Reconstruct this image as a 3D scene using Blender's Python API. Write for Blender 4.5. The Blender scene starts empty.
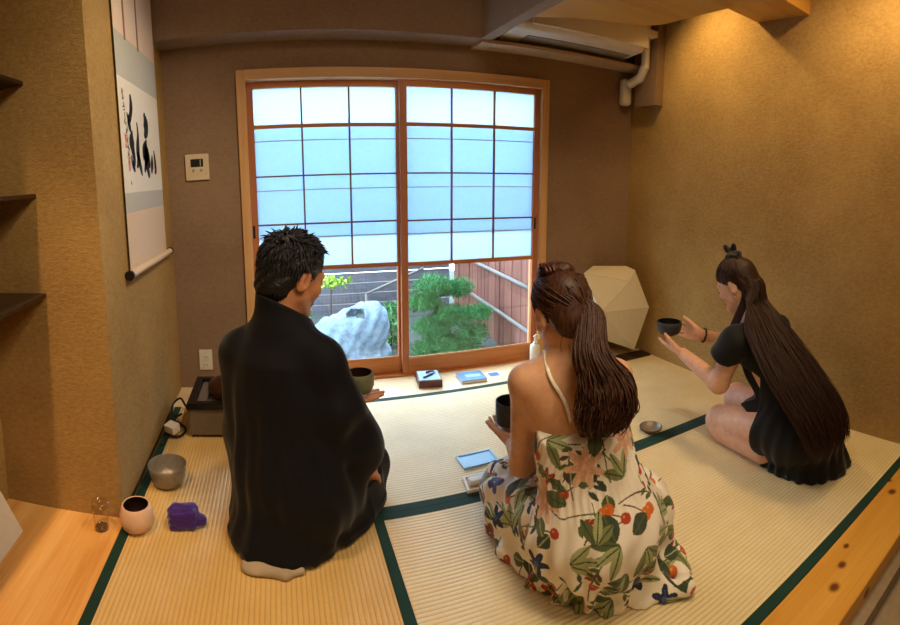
import bpy, math, random
import numpy as np
from mathutils import Vector, Matrix, Euler

PI = math.pi
SC = bpy.context.scene
COL = SC.collection
random.seed(7)
RNG = np.random.RandomState(11)

# ------------------------------------------------------------------ camera (a swept phone panorama: cylindrical lens)
PITCH, YAW, RAD, CY, EYE = math.radians(7.244), math.radians(19.1), 522.96, 242.12, 1.15
cam = bpy.data.cameras.new('camera')
cam.type = 'PANO'
cam.panorama_type = 'CENTRAL_CYLINDRICAL'
cam.central_cylindrical_radius = 1.0
cam.central_cylindrical_range_u_min = -450.0 / RAD
cam.central_cylindrical_range_u_max = 450.0 / RAD
cam.central_cylindrical_range_v_min = -(625.0 - CY) / RAD
cam.central_cylindrical_range_v_max = CY / RAD
cam.clip_start = 0.02
camo = bpy.data.objects.new('camera', cam)
camo.location = (0, 0, EYE)
camo.rotation_euler = (PI / 2 - PITCH, 0, -YAW)
COL.objects.link(camo)
SC.camera = camo

# ------------------------------------------------------------------ daylight, lamps, exposure
world = bpy.data.worlds.new('sky')
SC.world = world
world.use_nodes = True
bg = world.node_tree.nodes['Background']
bg.inputs['Color'].default_value = (0.74, 0.89, 1.0, 1)
bg.inputs['Strength'].default_value = 11.5

def area(name, loc, rot, size, power, color, size_y=None):
    l = bpy.data.lights.new(name, 'AREA')
    l.energy = power; l.color = color; l.size = size
    if size_y:
        l.shape = 'RECTANGLE'; l.size_y = size_y
    o = bpy.data.objects.new(name, l)
    o.location = loc; o.rotation_euler = rot
    COL.objects.link(o); return o

def spot(name, loc, target, power, color, angle, blend=0.6, radius=0.04):
    l = bpy.data.lights.new(name, 'SPOT')
    l.energy = power; l.color = color; l.spot_size = math.radians(angle); l.spot_blend = blend
    l.shadow_soft_size = radius
    o = bpy.data.objects.new(name, l)
    o.location = loc
    o.rotation_euler = (Vector(target) - Vector(loc)).to_track_quat('-Z', 'Y').to_euler()
    COL.objects.link(o); return o

WARM = (1.0, 0.68, 0.36)
area('ceiling_fill', (0.75, 0.55, 2.30), (0, 0, 0), 0.7, 24, (1.0, 0.80, 0.54))  # unseen soft fill overhead, added for warm ambient light
area('hall_fill', (0.7, -1.2, 2.25), (math.radians(28), 0, 0), 1.0, 15, (1.0, 0.78, 0.50))  # unseen fill behind the camera, added for general warmth
spot('alcove_downlight', (-0.745, 0.80, 2.28), (-0.72, 1.10, 0), 120, (1.0, 0.60, 0.27), 72, 1.0)
spot('back_fill_spot', (1.05, -0.25, 2.30), (0.80, 1.20, 0.35), 38, (1.0, 0.74, 0.44), 62, 0.9, 0.06)  # unseen spot added to brighten the back of the woman in the dress
spot('scroll_fill_spot', (0.45, 1.35, 2.30), (-0.575, 2.20, 1.00), 78, (1.0, 0.80, 0.54), 70, 0.9, 0.05)  # unseen spot added to brighten the scroll and the left wall
spot('cove_downlight', (1.86, 2.10, 2.26), (2.23, 2.0, 1.5), 34, (1.0, 0.66, 0.26), 120, 0.9, 0.03)
spot('wall_downlight', (1.80, 0.95, 2.30), (2.22, 1.25, 0.9), 46, (1.0, 0.67, 0.30), 125, 0.9)

vs = SC.view_settings
vs.view_transform = 'Standard'
vs.look = 'None'
vs.gamma = 1.0
vs.use_curve_mapping = False
vs.exposure = 0.0
try:
    SC.cycles.use_denoising = True
    SC.cycles.max_bounces = 10
    SC.cycles.diffuse_bounces = 5
    SC.cycles.sample_clamp_indirect = 6
    SC.cycles.transparent_max_bounces = 16
except Exception:
    pass

# ------------------------------------------------------------------ helpers: names, tags, meshes
WLOC = {}

def tag(o, label=None, cat=None, group=None, kind=None):
    if label: o['label'] = label
    if cat: o['category'] = cat
    if group: o['group'] = group
    if kind: o['kind'] = kind
    return o

def empty(name, loc, label=None, cat=None, group=None, kind=None):
    o = bpy.data.objects.new(name, None)
    o.empty_display_size = 0.05
    o.location = loc
    COL.objects.link(o)
    WLOC[o.name] = Vector(loc)
    return tag(o, label, cat, group, kind)

def link_mesh(name, V, F, mats, parent=None, loc=(0, 0, 0), smooth=False, mi=None):
    """V in world coordinates; the object's origin is its parent's place, or loc."""
    org = WLOC[parent.name] if parent is not None else Vector(loc)
    me = bpy.data.meshes.new(name)
    V = np.asarray(V, float).reshape(-1, 3) - np.array(org)
    if isinstance(F, np.ndarray):
        n = F.shape[1]
        me.vertices.add(len(V)); me.vertices.foreach_set('co', V.astype(np.float32).ravel())
        me.loops.add(F.size); me.loops.foreach_set('vertex_index', F.astype(np.int32).ravel())
        me.polygons.add(len(F)); me.polygons.foreach_set('loop_start', (np.arange(len(F)) * n).astype(np.int32))
        me.update(calc_edges=True)
    else:
        me.from_pydata([tuple(v) for v in V], [], [tuple(f) for f in F])
        me.update()
    if not isinstance(mats, (list, tuple)): mats = [mats]
    for m in mats: me.materials.append(m)
    if mi is not None: me.polygons.foreach_set('material_index', np.asarray(mi, np.int32))
    if smooth: me.polygons.foreach_set('use_smooth', [True] * len(me.polygons))
    o = bpy.data.objects.new(name, me)
    COL.objects.link(o)
    if parent is not None:
        o.parent = parent
        WLOC[o.name] = WLOC[parent.name]
    else:
        o.location = org
        WLOC[o.name] = Vector(org)
    if parent is not None: WLOC[o.name] = Vector(org)
    return o

def unit(v):
    v = np.asarray(v, float); return v / (np.linalg.norm(v) + 1e-12)

class Geo:
    def __init__(s): s.V = []; s.F = []; s.M = []; s.m = 0
    def add(s, V, F):
        b = len(s.V); s.V += [tuple(v) for v in V]
        s.F += [tuple(b + i for i in f) for f in F]; s.M += [s.m] * len(F); return s
    def box(s, x0, x1, y0, y1, z0, z1):
        V = [(x0,y0,z0),(x1,y0,z0),(x1,y1,z0),(x0,y1,z0),(x0,y0,z1),(x1,y0,z1),(x1,y1,z1),(x0,y1,z1)]
        return s.add(V, [(0,3,2,1),(4,5,6,7),(0,1,5,4),(1,2,6,5),(2,3,7,6),(3,0,4,7)])
    def obox(s, c, ax, ay, az):
        """box about c with half axis vectors"""
        c, ax, ay, az = (np.asarray(t, float) for t in (c, ax, ay, az))
        V = [c + i*ax + j*ay + k*az for k in (-1,1) for i, j in ((-1,-1),(1,-1),(1,1),(-1,1))]
        return s.add(V, [(0,3,2,1),(4,5,6,7),(0,1,5,4),(1,2,6,5),(2,3,7,6),(3,0,4,7)])
    def prism(s, poly, d):
        """planar polygon (3D points) extruded along vector d"""
        poly = [np.asarray(p, float) for p in poly]; d = np.asarray(d, float); n = len(poly)
        nrm = np.zeros(3)
        for i in range(n): nrm += np.cross(poly[i], poly[(i+1) % n])
        if nrm @ d > 0: poly = poly[::-1]
        V = poly + [p + d for p in poly]
        F = [tuple(range(n)), tuple(range(2*n-1, n-1, -1))] + [(i, i+n, (i+1) % n + n, (i+1) % n) for i in range(n)]
        return s.add(V, F)
    def tube(s, pts, r, n=10, cap=True):
        pts = [np.asarray(p, float) for p in pts]
        rr = r if hasattr(r, '__len__') else [r]*len(pts)
        V = []; ref = None
        for i, p in enumerate(pts):
            t = unit(pts[min(i+1, len(pts)-1)] - pts[max(i-1, 0)])
            if ref is None: ref = np.array([0,0,1.]) if abs(t[2]) < .9 else np.array([1.,0,0])
            a = unit(np.cross(t, ref)); b = np.cross(a, t); ref = b
            for k in range(n):
                th = 2*PI*k/n; V.append(p + rr[i]*(math.cos(th)*a + math.sin(th)*b))
        F = [(i*n+k, i*n+(k+1) % n, (i+1)*n+(k+1) % n, (i+1)*n+k) for i in range(len(pts)-1) for k in range(n)]
        if cap: F += [tuple(range(n-1, -1, -1)), tuple((len(pts)-1)*n+k for k in range(n))]
        return s.add(V, F)
    def lathe(s, prof, c, n=48, wob=0.0, ax=None, lid=True):
        """profile [(r,z)...] about the vertical through c; open ends closed when r>0"""
        c = np.asarray(c, float); V = []
        M = np.eye(3) if ax is None else ax
        for j, (r, z) in enumerate(prof):
            for k in range(n):
                th = 2*PI*k/n; w = 1 + wob*(math.sin(3*th+1)+.6*math.sin(5*th+j*.3))
                V.append(c + M @ np.array([r*w*math.cos(th), r*w*math.sin(th), z]))
        m = len(prof)
        F = [(j*n+k, j*n+(k+1) % n, (j+1)*n+(k+1) % n, (j+1)*n+k) for j in range(m-1) for k in range(n)]
        F += ([tuple(range(n-1, -1, -1))] if lid else []) + [tuple((m-1)*n+k for k in range(n))]
        return s.add(V, F)
    def ball(s, c, r, n=14, M=None):
        c = np.asarray(c, float); rr = np.asarray(r if hasattr(r, '__len__') else (r,)*3, float); V = []; h = n//2
        for j in range(h+1):
            ph = PI*j/h
            for k in range(n):
                th = 2*PI*k/n
                v = rr*np.array([math.sin(ph)*math.cos(th), math.sin(ph)*math.sin(th), math.cos(ph)])
                V.append(c + (M @ v if M is not None else v))
        F = [(j*n+k, (j+1)*n+k, (j+1)*n+(k+1) % n, j*n+(k+1) % n) for j in range(h) for k in range(n)]
        return s.add(V, F)
    def build(s, name, mats, parent=None, loc=(0,0,0), smooth=False, bevel=0, auto=None):
        o = link_mesh(name, s.V, s.F, mats, parent, loc, smooth, s.M if isinstance(mats, (list, tuple)) else None)
        import bmesh
        bm = bmesh.new(); bm.from_mesh(o.data); bmesh.ops.recalc_face_normals(bm, faces=bm.faces); bm.to_mesh(o.data); bm.free()
        if bevel:
            b = o.modifiers.new('edge', 'BEVEL'); b.width = bevel; b.segments = 2; b.limit_method = 'ANGLE'; b.angle_limit = math.radians(40)
        if auto:
            try:
                o.data.set_sharp_from_angle(angle=math.radians(auto))
            except Exception: pass
        return o

def struct(o): o['kind'] = 'structure'; return o

# ------------------------------------------------------------------ helpers: implicit bodies (smooth unions, meshed with surface nets)
class Field:
    def __init__(s, lo, hi, h):
        s.lo = np.asarray(lo, float); s.h = h
        s.n = np.ceil((np.asarray(hi, float) - s.lo)/h).astype(int) + 1
        s.D = np.full(s.n, 0.08, np.float32)
    def _sub(s, lo, hi):
        a = np.clip(np.floor((np.asarray(lo)-s.lo)/s.h).astype(int), 0, s.n-1)
        b = np.clip(np.ceil((np.asarray(hi)-s.lo)/s.h).astype(int)+1, 1, s.n)
        sl = tuple(slice(a[i], b[i]) for i in range(3))
        g = [np.float32(s.lo[i]) + np.float32(s.h)*np.arange(a[i], b[i], dtype=np.float32) for i in range(3)]
        return sl, g[0][:,None,None], g[1][None,:,None], g[2][None,None,:]
    def put(s, prim, k=0.02, op='u'):
        lo, hi, fn = prim; pad = k + 3*s.h
        sl, X, Y, Z = s._sub(np.asarray(lo)-pad, np.asarray(hi)+pad)
        if min(s.D[sl].shape) == 0: return s
        d = fn(X, Y, Z).astype(np.float32); D = s.D[sl]
        if op == 'u':
            h = np.maximum(k-np.abs(D-d), 0)/max(k, 1e-6); s.D[sl] = np.minimum(D, d) - h*h*k*.25
        elif op == 's':
            e = -d; h = np.maximum(k-np.abs(D-e), 0)/max(k, 1e-6); s.D[sl] = np.maximum(D, e) + h*h*k*.25
        return s
    def warp(s, fn):
        """add fn(X,Y,Z,D) to the field"""
        sl, X, Y, Z = s._sub(s.lo, s.lo + s.h*s.n); s.D = (s.D + fn(X, Y, Z)).astype(np.float32); return s
    def cut(s, fn):
        sl, X, Y, Z = s._sub(s.lo, s.lo + s.h*s.n); s.D = np.maximum(s.D, fn(X, Y, Z)).astype(np.float32); return s
    def mesh(s, smooth=0):
        D = s.D; D[0] = D[-1] = .08; D[:,0] = D[:,-1] = .08; D[:,:,0] = D[:,:,-1] = .08
        I = D < 0
        c = np.zeros(tuple(np.array(D.shape)-1), np.int8)
        for i in (0,1):
            for j in (0,1):
                for k in (0,1):
                    c += I[i:D.shape[0]-1+i, j:D.shape[1]-1+j, k:D.shape[2]-1+k]
        A = np.argwhere((c > 0) & (c < 8))
        idx = np.full(c.shape, -1, np.int32); idx[tuple(A.T)] = np.arange(len(A))
        corner = {(i,j,k): D[A[:,0]+i, A[:,1]+j, A[:,2]+k].astype(np.float64) for i in (0,1) for j in (0,1) for k in (0,1)}
        P = np.zeros((len(A),3)); W = np.zeros(len(A))
        for ax in range(3):
            o1, o2 = [t for t in range(3) if t != ax]
            for p in (0,1):
                for q in (0,1):
                    a = [0,0,0]; a[o1] = p; a[o2] = q; b = list(a); b[ax] = 1
                    d0, d1 = corner[tuple(a)], corner[tuple(b)]
                    m = (d0 < 0) != (d1 < 0)
                    t = np.where(m, d0/np.where(m, d0-d1, 1), 0)
                    pt = np.tile(np.array(a, float), (len(A),1)); pt[:,ax] = t
                    P += np.where(m[:,None], pt, 0); W += m
        V = s.lo + s.h*(A + P/W[:,None])
        Q = []
        for ax in range(3):
            o1, o2 = (ax+1) % 3, (ax+2) % 3
            s0 = [slice(1,-1)]*3; s0[ax] = slice(0,-1); s1 = [slice(1,-1)]*3; s1[ax] = slice(1,None)
            e = I[tuple(s0)] != I[tuple(s1)]
            E = np.argwhere(e); off = np.array([1,1,1]); off[ax] = 0; E = E + off
            inside = I[tuple(E.T)]
            def cell(u, v):
                G = E.copy(); G[:,o1] -= u; G[:,o2] -= v; return idx[tuple(G.T)]
            q = np.stack([cell(1,1), cell(0,1), cell(0,0), cell(1,0)], 1)
            q[~inside] = q[~inside][:, ::-1]
            Q.append(q)
        F = np.concatenate(Q)
        F = F[(F >= 0).all(1)]
        for _ in range(smooth):
            S = np.zeros_like(V); N = np.zeros(len(V))
            for a, b in ((0,1),(1,2),(2,3),(3,0)):
                np.add.at(S, F[:,a], V[F[:,b]]); np.add.at(N, F[:,a], 1)
                np.add.at(S, F[:,b], V[F[:,a]]); np.add.at(N, F[:,b], 1)
            V = .5*V + .5*S/np.maximum(N,1)[:,None]
        return V, F

def cap(a, b, ra, rb=None):
    a = np.asarray(a, float); b = np.asarray(b, float); rb = ra if rb is None else rb
    lo = np.minimum(a-ra, b-rb); hi = np.maximum(a+ra, b+rb); ab = b-a; L = ab@ab + 1e-12
    def fn(X, Y, Z):
        t = np.clip(((X-a[0])*ab[0] + (Y-a[1])*ab[1] + (Z-a[2])*ab[2])/L, 0, 1)
        return np.sqrt((X-a[0]-t*ab[0])**2 + (Y-a[1]-t*ab[1])**2 + (Z-a[2]-t*ab[2])**2) - (ra + (rb-ra)*t)
    return lo, hi, fn

def ell(c, r, M=None):
    """ellipsoid; M's columns are its axes"""
    c = np.asarray(c, float); r = np.asarray(r, float); M = np.eye(3) if M is None else np.asarray(M, float)
    ext = np.sqrt(((M*r)**2).sum(1))
    def fn(X, Y, Z):
        x, y, z = X-c[0], Y-c[1], Z-c[2]
        q = [(M[0,i]*x + M[1,i]*y + M[2,i]*z) for i in range(3)]
        k0 = np.sqrt(sum((q[i]/r[i])**2 for i in range(3))); k1 = np.sqrt(sum((q[i]/r[i]**2)**2 for i in range(3)))
        return k0*(k0-1)/np.maximum(k1, 1e-6)
    return c-ext, c+ext, fn

def polyblob(poly, z0, fn_h, zmax):
    """solid over a floor polygon; height from the distance inside its edge"""
    P = np.asarray(poly, float); lo = np.append(P.min(0), z0); hi = np.append(P.max(0), zmax)
    def fn(X, Y, Z):
        x, y = np.broadcast_arrays(X[:,:,0], Y[:,:,0]); d = np.full(x.shape, 9.0); ins = np.zeros(x.shape, bool)
        n = len(P)
        for i in range(n):
            a, b = P[i], P[(i+1) % n]; e = b-a
            t = np.clip(((x-a[0])*e[0] + (y-a[1])*e[1])/(e@e), 0, 1)
            d = np.minimum(d, np.hypot(x-a[0]-t*e[0], y-a[1]-t*e[1]))
            c = ((a[1] > y) != (b[1] > y)) & (x < (b[0]-a[0])*(y-a[1])/(b[1]-a[1]+1e-12) + a[0]); ins ^= c
        sd = np.where(ins, -d, d)
        top = fn_h(np.where(ins, d, 0), x, y)
        return np.maximum(np.maximum(sd[:,:,None], (Z - top[:,:,None])*.7), z0 - Z)
    return lo, hi, fn

def frame(f, up=(0,0,1)):
    """columns: right, forward, up"""
    f = unit(f); r = unit(np.cross(f, up)); u = np.cross(r, f); return np.stack([r, f, u], 1)

def azdir(deg, pitch=0):
    a, p = math.radians(deg), math.radians(pitch)
    return np.array([math.sin(a)*math.cos(p), math.cos(a)*math.cos(p), math.sin(p)])

def hand(S, wrist, d, n, t, curls, scale=1.0, thumb=(0.5, .8, .25), tcurl=.35, fan=.10):
    """palm + four fingers + thumb into field S. d: towards the fingers, n: out of the palm, t: towards the thumb"""
    w = np.asarray(wrist, float); d = unit(d); n = unit(np.asarray(n) - (np.asarray(n)@d)*d); t = unit(np.cross(d, n)) * (1 if np.cross(d, n)@np.asarray(t) > 0 else -1)
    q = scale; tips = []
    offs = (.031, .0105, -.0105, -.030); lens = (.070, .078, .073, .058); rad = (.0088, .0091, .0086, .0077); kn = (.083, .088, .083, .074)
    S.put(ell(w + d*.048*q, (.038*q, .050*q, .0135*q), np.stack([t, d, n], 1)), .01)
    for i in range(4):
        k = w + d*kn[i]*q + t*offs[i]*q
        S.put(cap(w + d*.01*q + t*offs[i]*.6*q, k, .0135*q, rad[i]*1.12*q), .008)
        p = k; a = 0; dirf = unit(d + t*offs[i]*fan/.03)
        for j, fr in enumerate((.44, .31, .25)):
            a += curls[i][j] if hasattr(curls[i], '__len__') else curls[i]*(.8, 1.0, .7)[j]
            v = math.cos(a)*dirf + math.sin(a)*n; e = p + v*lens[i]*fr*q
            S.put(cap(p, e, rad[i]*q*(1-.06*j), rad[i]*q*(.94-.10*j)), .0035); p = e
        tips.append((p, v))
    b = w + d*.018*q + t*.024*q + n*.006*q; v = unit(thumb[0]*d + thumb[1]*t + thumb[2]*n); p = b
    for j, (L, r0) in enumerate(((.042, .0145), (.032, .0105), (.026, .0095))):
        e = p + v*L*q; S.put(cap(p, e, r0*q, (.0115, .0100, .0078)[j]*q), .006 if j == 0 else .0035); p = e
        v = unit(v + tcurl*d*.6 + tcurl*n*.3)
    tips.append((p, v))
    return tips

def head(S, c, M, q=1.0, male=False, ears=True):
    """head with a face into field S; c centre between the ears, M columns right/forward/up"""
    P = lambda x, y, z: np.asarray(c) + M @ (np.array([x, y, z])*q)
    E = lambda x, y, z, a, b, g, A=None: ell(P(x, y, z), np.array([a, b, g])*q, M if A is None else M @ A)
    S.put(E(0, -.010, .036, .074, .096, .084), .02)
    S.put(E(0, .026, -.036, .058, .064, .078), .025)
    S.put(cap(P(.050, .004, -.052), P(.014, .074, -.094), .020*q, .016*q), .02)
    S.put(cap(P(-.050, .004, -.052), P(-.014, .074, -.094), .020*q, .016*q), .02)
    S.put(E(0, .079, -.097, .019, .016, .016), .015)
    S.put(cap(P(-.034, .075, .022), P(.034, .075, .022), .014*q), .015)
    for s in (-1, 1):
        S.put(E(s*.036, .062, -.022, .024, .022, .026), .02)
        S.put(E(s*.031, .098, .004, .016, .016, .010), .012, 's')
        S.put(E(s*.031, .079, .003, .0145, .0125, .0105), .004)
    S.put(cap(P(0, .088, .014), P(0, .109, -.026), .0075*q, .0115*q), .010)
    for s in (-1, 1): S.put(E(s*.0105, .099, -.030, .0085, .010, .0075), .006)
    S.put(cap(P(-.016, .087, -.054), P(.016, .087, -.054), .0075*q), .007)
    S.put(cap(P(-.013, .087, -.066), P(.013, .087, -.066), .0085*q), .006)
    S.put(cap(P(-.022, .0985, -.0600), P(.022, .0985, -.0600), .0028*q), .003, 's')
    if ears:
        for s in (-1, 1):
            A = np.array(Euler((math.radians(-12), 0, math.radians(-s*24))).to_matrix())
            S.put(E(s*.079, -.012, -.004, .0075, .019, .033, A), .006)
            S.put(E(s*.087, -.006, .000, .005, .010, .019, A), .006, 's')
    return P

def grid_tubes(paths, radii, n=5):
    """paths (m,t,3), radii (m,t) -> one mesh of tapered locks"""
    paths = np.asarray(paths, float); m, T, _ = paths.shape
    tg = np.gradient(paths, axis=1); tg /= np.linalg.norm(tg, axis=2, keepdims=True) + 1e-9
    ref = np.where(np.abs(tg[...,2:3]) < .95, np.array([0,0,1.]), np.array([1.,0,0]))
    a = np.cross(tg, ref); a /= np.linalg.norm(a, axis=2, keepdims=True) + 1e-9; b = np.cross(tg, a)
    th = 2*PI*np.arange(n)/n
    ring = paths[:,:,None,:] + radii[:,:,None,None]*(np.cos(th)[None,None,:,None]*a[:,:,None,:] + np.sin(th)[None,None,:,None]*b[:,:,None,:])
    V = ring.reshape(-1, 3)
    base = (np.arange(m)[:,None,None]*T + np.arange(T-1)[None,:,None])*n; k = np.arange(n)[None,None,:]; k1 = (k+1) % n
    F = np.stack([base+k, base+k1, base+n+k1, base+n+k], -1).reshape(-1, 4)
    return V, F

def catmull(K, T):
    """K (c, ...) key values -> T samples"""
    K = np.asarray(K, float); c = len(K); u = np.linspace(0, c-1, T); out = []
    for x in u:
        i = min(int(x), c-2); f = x-i
        p0, p1, p2, p3 = K[max(i-1,0)], K[i], K[i+1], K[min(i+2,c-1)]
        out.append(.5*((2*p1) + (-p0+p2)*f + (2*p0-5*p1+4*p2-p3)*f*f + (-p0+3*p1-3*p2+p3)*f**3))
    return np.array(out)

def flow_locks(rows, n, r, T=18, jit=.004, seed=0, taper=.35, shell=.55, ends=.12):
    """rows: [(centre, a, b)]: locks run down through elliptical sections"""
    rs = np.random.RandomState(seed)
    C = catmull([q[0] for q in rows], T); A = catmull([q[1] for q in rows], T); B = catmull([q[2] for q in rows], T)
    ph = rs.rand(n)*2*PI; rho = np.sqrt(shell + (1-shell)*rs.rand(n))
    path = C[None] + (rho*np.cos(ph))[:,None,None]*A[None] + (rho*np.sin(ph))[:,None,None]*B[None]
    f = rs.rand(n)*4+2; p2 = rs.rand(n)*6; amp = rs.randn(n,3)*jit
    s = np.linspace(0,1,T)
    path = path + amp[:,None,:]*np.sin(f[:,None]*s[None]*3+p2[:,None])[:,:,None]*s[None,:,None]
    ln = 1 - ends*rs.rand(n)
    # shorten each lock a little, differently
    for i in range(n):
        u = s*ln[i]*(T-1); j = np.minimum(u.astype(int), T-2); w = (u-j)[:,None]
        path[i] = path[i][j]*(1-w) + path[i][j+1]*w
    rad = (r*(.7+.6*rs.rand(n)))[:,None]*(1-(1-taper)*s[None]**3)*np.where(s > .97, .3, 1)[None]
    return grid_tubes(path, rad)

def join(parts):
    V = []; F = []; b = 0
    for v, f in parts:
        V.append(v); F.append(f+b); b += len(v)
    return np.concatenate(V), np.concatenate(F)

# ------------------------------------------------------------------ materials
def lin(h):
    h = h.lstrip('#'); c = [int(h[i:i+2], 16)/255 for i in (0,2,4)]
    return tuple((x/12.92 if x <= .04045 else ((x+.055)/1.055)**2.4) for x in c) + (1,)

class MatB:
    def __init__(s, name):
        s.m = bpy.data.materials.new(name); s.m.use_nodes = True; s.t = s.m.node_tree; s.p = s.t.nodes['Principled BSDF']
    def n(s, ty, **kw):
        q = s.t.nodes.new(ty)
        for k, v in kw.items():
            if k in q.inputs: q.inputs[k].default_value = v
            else: setattr(q, k, v)
        return q
    def l(s, a, b): s.t.links.new(a, b)
    def set(s, **kw):
        for k, v in kw.items(): s.p.inputs[k.replace('_', ' ')].default_value = v
        return s
    def coords(s, scale=(1,1,1), rot=(0,0,0), kind='Object'):
        tc = s.n('ShaderNodeTexCoord'); mp = s.n('ShaderNodeMapping'); mp.inputs['Scale'].default_value = scale; mp.inputs['Rotation'].default_value = rot
        s.l(tc.outputs[kind], mp.inputs['Vector']); return mp.outputs[0]
    def world(s, scale=(1,1,1)):
        g = s.n('ShaderNodeNewGeometry'); mp = s.n('ShaderNodeMapping'); mp.inputs['Scale'].default_value = scale
        s.l(g.outputs['Position'], mp.inputs['Vector']); return mp.outputs[0]
    def noise(s, vec, scale, detail=4, rough=.55):
        q = s.n('ShaderNodeTexNoise'); q.inputs['Scale'].default_value = scale; q.inputs['Detail'].default_value = detail; q.inputs['Roughness'].default_value = rough
        s.l(vec, q.inputs['Vector']); return q.outputs['Fac']
    def ramp(s, fac, stops):
        q = s.n('ShaderNodeValToRGB'); e = q.color_ramp.elements
        while len(e) < len(stops): e.new(.5)
        for i, (p, c) in enumerate(stops):
            e[i].position = p; e[i].color = lin(c) if isinstance(c, str) else c
        s.l(fac, q.inputs[0]); return q.outputs[0]
    def bump(s, h, strength=.3, dist=.01, prev=None):
        q = s.n('ShaderNodeBump'); q.inputs['Strength'].default_value = strength; q.inputs['Distance'].default_value = dist
        s.l(h, q.inputs['Height'])
        if prev is not None: s.l(prev, q.inputs['Normal'])
        s.l(q.outputs[0], s.p.inputs['Normal']); return q.outputs[0]
    def math(s, op, a, b=None):
        q = s.n('ShaderNodeMath', operation=op)
        for i, v in enumerate((a, b)):
            if v is None: continue
            if isinstance(v, (int, float)): q.inputs[i].default_value = v
            else: s.l(v, q.inputs[i])
        return q.outputs[0]
    def mix(s, fac, a, b):
        q = s.n('ShaderNodeMixRGB')
        for i, v in enumerate((fac, a, b)):
            if isinstance(v, (int, float)): q.inputs[i].default_value = v
            elif isinstance(v, (str, tuple)): q.inputs[i].default_value = lin(v) if isinstance(v, str) else v
            else: s.l(v, q.inputs[i])
        return q.outputs[0]
    def base(s, out): s.l(out, s.p.inputs['Base Color'])

def plain(name, col, rough=.5, metal=0.0, var=.12, scale=30, bump=0.0, spec=.4, **kw):
    b = MatB(name); b.set(Roughness=rough, Metallic=metal); b.p.inputs['Specular IOR Level'].default_value = spec
    c = lin(col); v = b.coords()
    f = b.noise(v, scale)
    lo = tuple(x*(1-var) for x in c[:3])+(1,); hi = tuple(min(1, x*(1+var)) for x in c[:3])+(1,)
    b.base(b.ramp(f, [(.3, lo), (.7, hi)]))
    if bump: b.bump(f, bump, .004)
    for k, x in kw.items(): b.p.inputs[k.replace('_', ' ')].default_value = x
    return b.m

def wall_mat(name, lo, hi, bump=.55):
    b = MatB(name); b.set(Roughness=.85); b.p.inputs['Specular IOR Level'].default_value = .2
    w = b.world()
    big = b.noise(w, 2.2, 3); fine = b.noise(b.world((1,1,2.2)), 150, 3, .7); mid = b.noise(b.world((1,1,1.8)), 46, 4, .65)
    h = b.math('ADD', b.math('MULTIPLY', fine, .6), b.math('MULTIPLY', mid, .7))
    f = b.math('ADD', b.math('MULTIPLY', big, .35), b.math('MULTIPLY', h, .5))
    b.base(b.ramp(f, [(.36, lo), (.66, hi)])); b.bump(h, bump, .006); return b.m

def wood_mat(name, cols, axis=0, scale=1.0, rough=.45, knots=(), ring=14.0, gloss=.4):
    b = MatB(name); b.set(Roughness=rough); b.p.inputs['Specular IOR Level'].default_value = gloss
    sc = [ring*scale]*3; sc[axis] = .9*scale
    w = b.world(tuple(sc)); n1 = b.noise(w, 1.0, 5, .6)
    sc2 = [160*scale]*3; sc2[axis] = 3*scale
    n2 = b.noise(b.world(tuple(sc2)), 1.0, 3)
    f = b.math('ADD', b.math('MULTIPLY', n1, .75), b.math('MULTIPLY', n2, .3))
    col = b.ramp(f, [(.30, cols[0]), (.5, cols[1]), (.72, cols[2])])
    for (kx, ky, kz, kr) in knots:
        g = b.n('ShaderNodeNewGeometry'); d = b.n('ShaderNodeVectorMath', operation='SUBTRACT'); b.l(g.outputs['Position'], d.inputs[0]); d.inputs[1].default_value = (kx, ky, kz)
        s_ = b.n('ShaderNodeVectorMath', operation='MULTIPLY'); b.l(d.outputs[0], s_.inputs[0]); k3 = [1,1,1]; k3[axis] = .7; s_.inputs[1].default_value = k3
        L = b.n('ShaderNodeVectorMath', operation='LENGTH'); b.l(s_.outputs[0], L.inputs[0])
        fac = b.ramp(b.math('DIVIDE', L.outputs['Value'], kr), [(.0, (1,1,1,1)), (.45, (.9,.9,.9,1)), (.75, (.35,.35,.35,1)), (1.0, (0,0,0,1))])
        col = b.mix(fac, col, '#5d230c')
    b.base(col); b.bump(f, .12, .002); return b.m

def tatami_mat(name, axis):
    """rush ridges that run along axis (0 = x, 1 = y), about 13 mm apart"""
    b = MatB(name); b.set(Roughness=.46); b.p.inputs['Specular IOR Level'].default_value = .6
    g = b.n('ShaderNodeNewGeometry'); sp = b.n('ShaderNodeSeparateXYZ'); b.l(g.outputs['Position'], sp.inputs[0])
    q = sp.outputs[1 - axis]
    ridge = b.math('ABSOLUTE', b.math('SINE', b.math('MULTIPLY', q, PI/.0145)))
    sc = [900,900,900]; sc[axis] = 900; sc[1-axis] = 60
    weave = b.noise(b.world(tuple(sc)), 1.0, 2)
    sc2 = [14]*3; tone = b.noise(b.world((5,5,5)), 1.0, 4, .6)
    col = b.ramp(b.math('ADD', b.math('MULTIPLY', tone, .5), b.math('MULTIPLY', weave, .5)), [(.3, '#d6c08e'), (.7, '#ecdcb2')] if axis == 0 else [(.3, '#cda865'), (.7, '#e2c383')])  # yellower along y: the rush's viewing-angle sheen is put into the colour
    groove = b.ramp(ridge, [(.0, (1,1,1,1)), (.35, (.25,.25,.25,1)), (.7, (0,0,0,1))])
    col = b.mix(b.math('MULTIPLY', groove, .40), col, '#98794a')
    b.base(col)
    b.bump(b.math('ADD', b.math('POWER', ridge, .6), b.math('MULTIPLY', weave, .25)), .55, .004); return b.m

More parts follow.
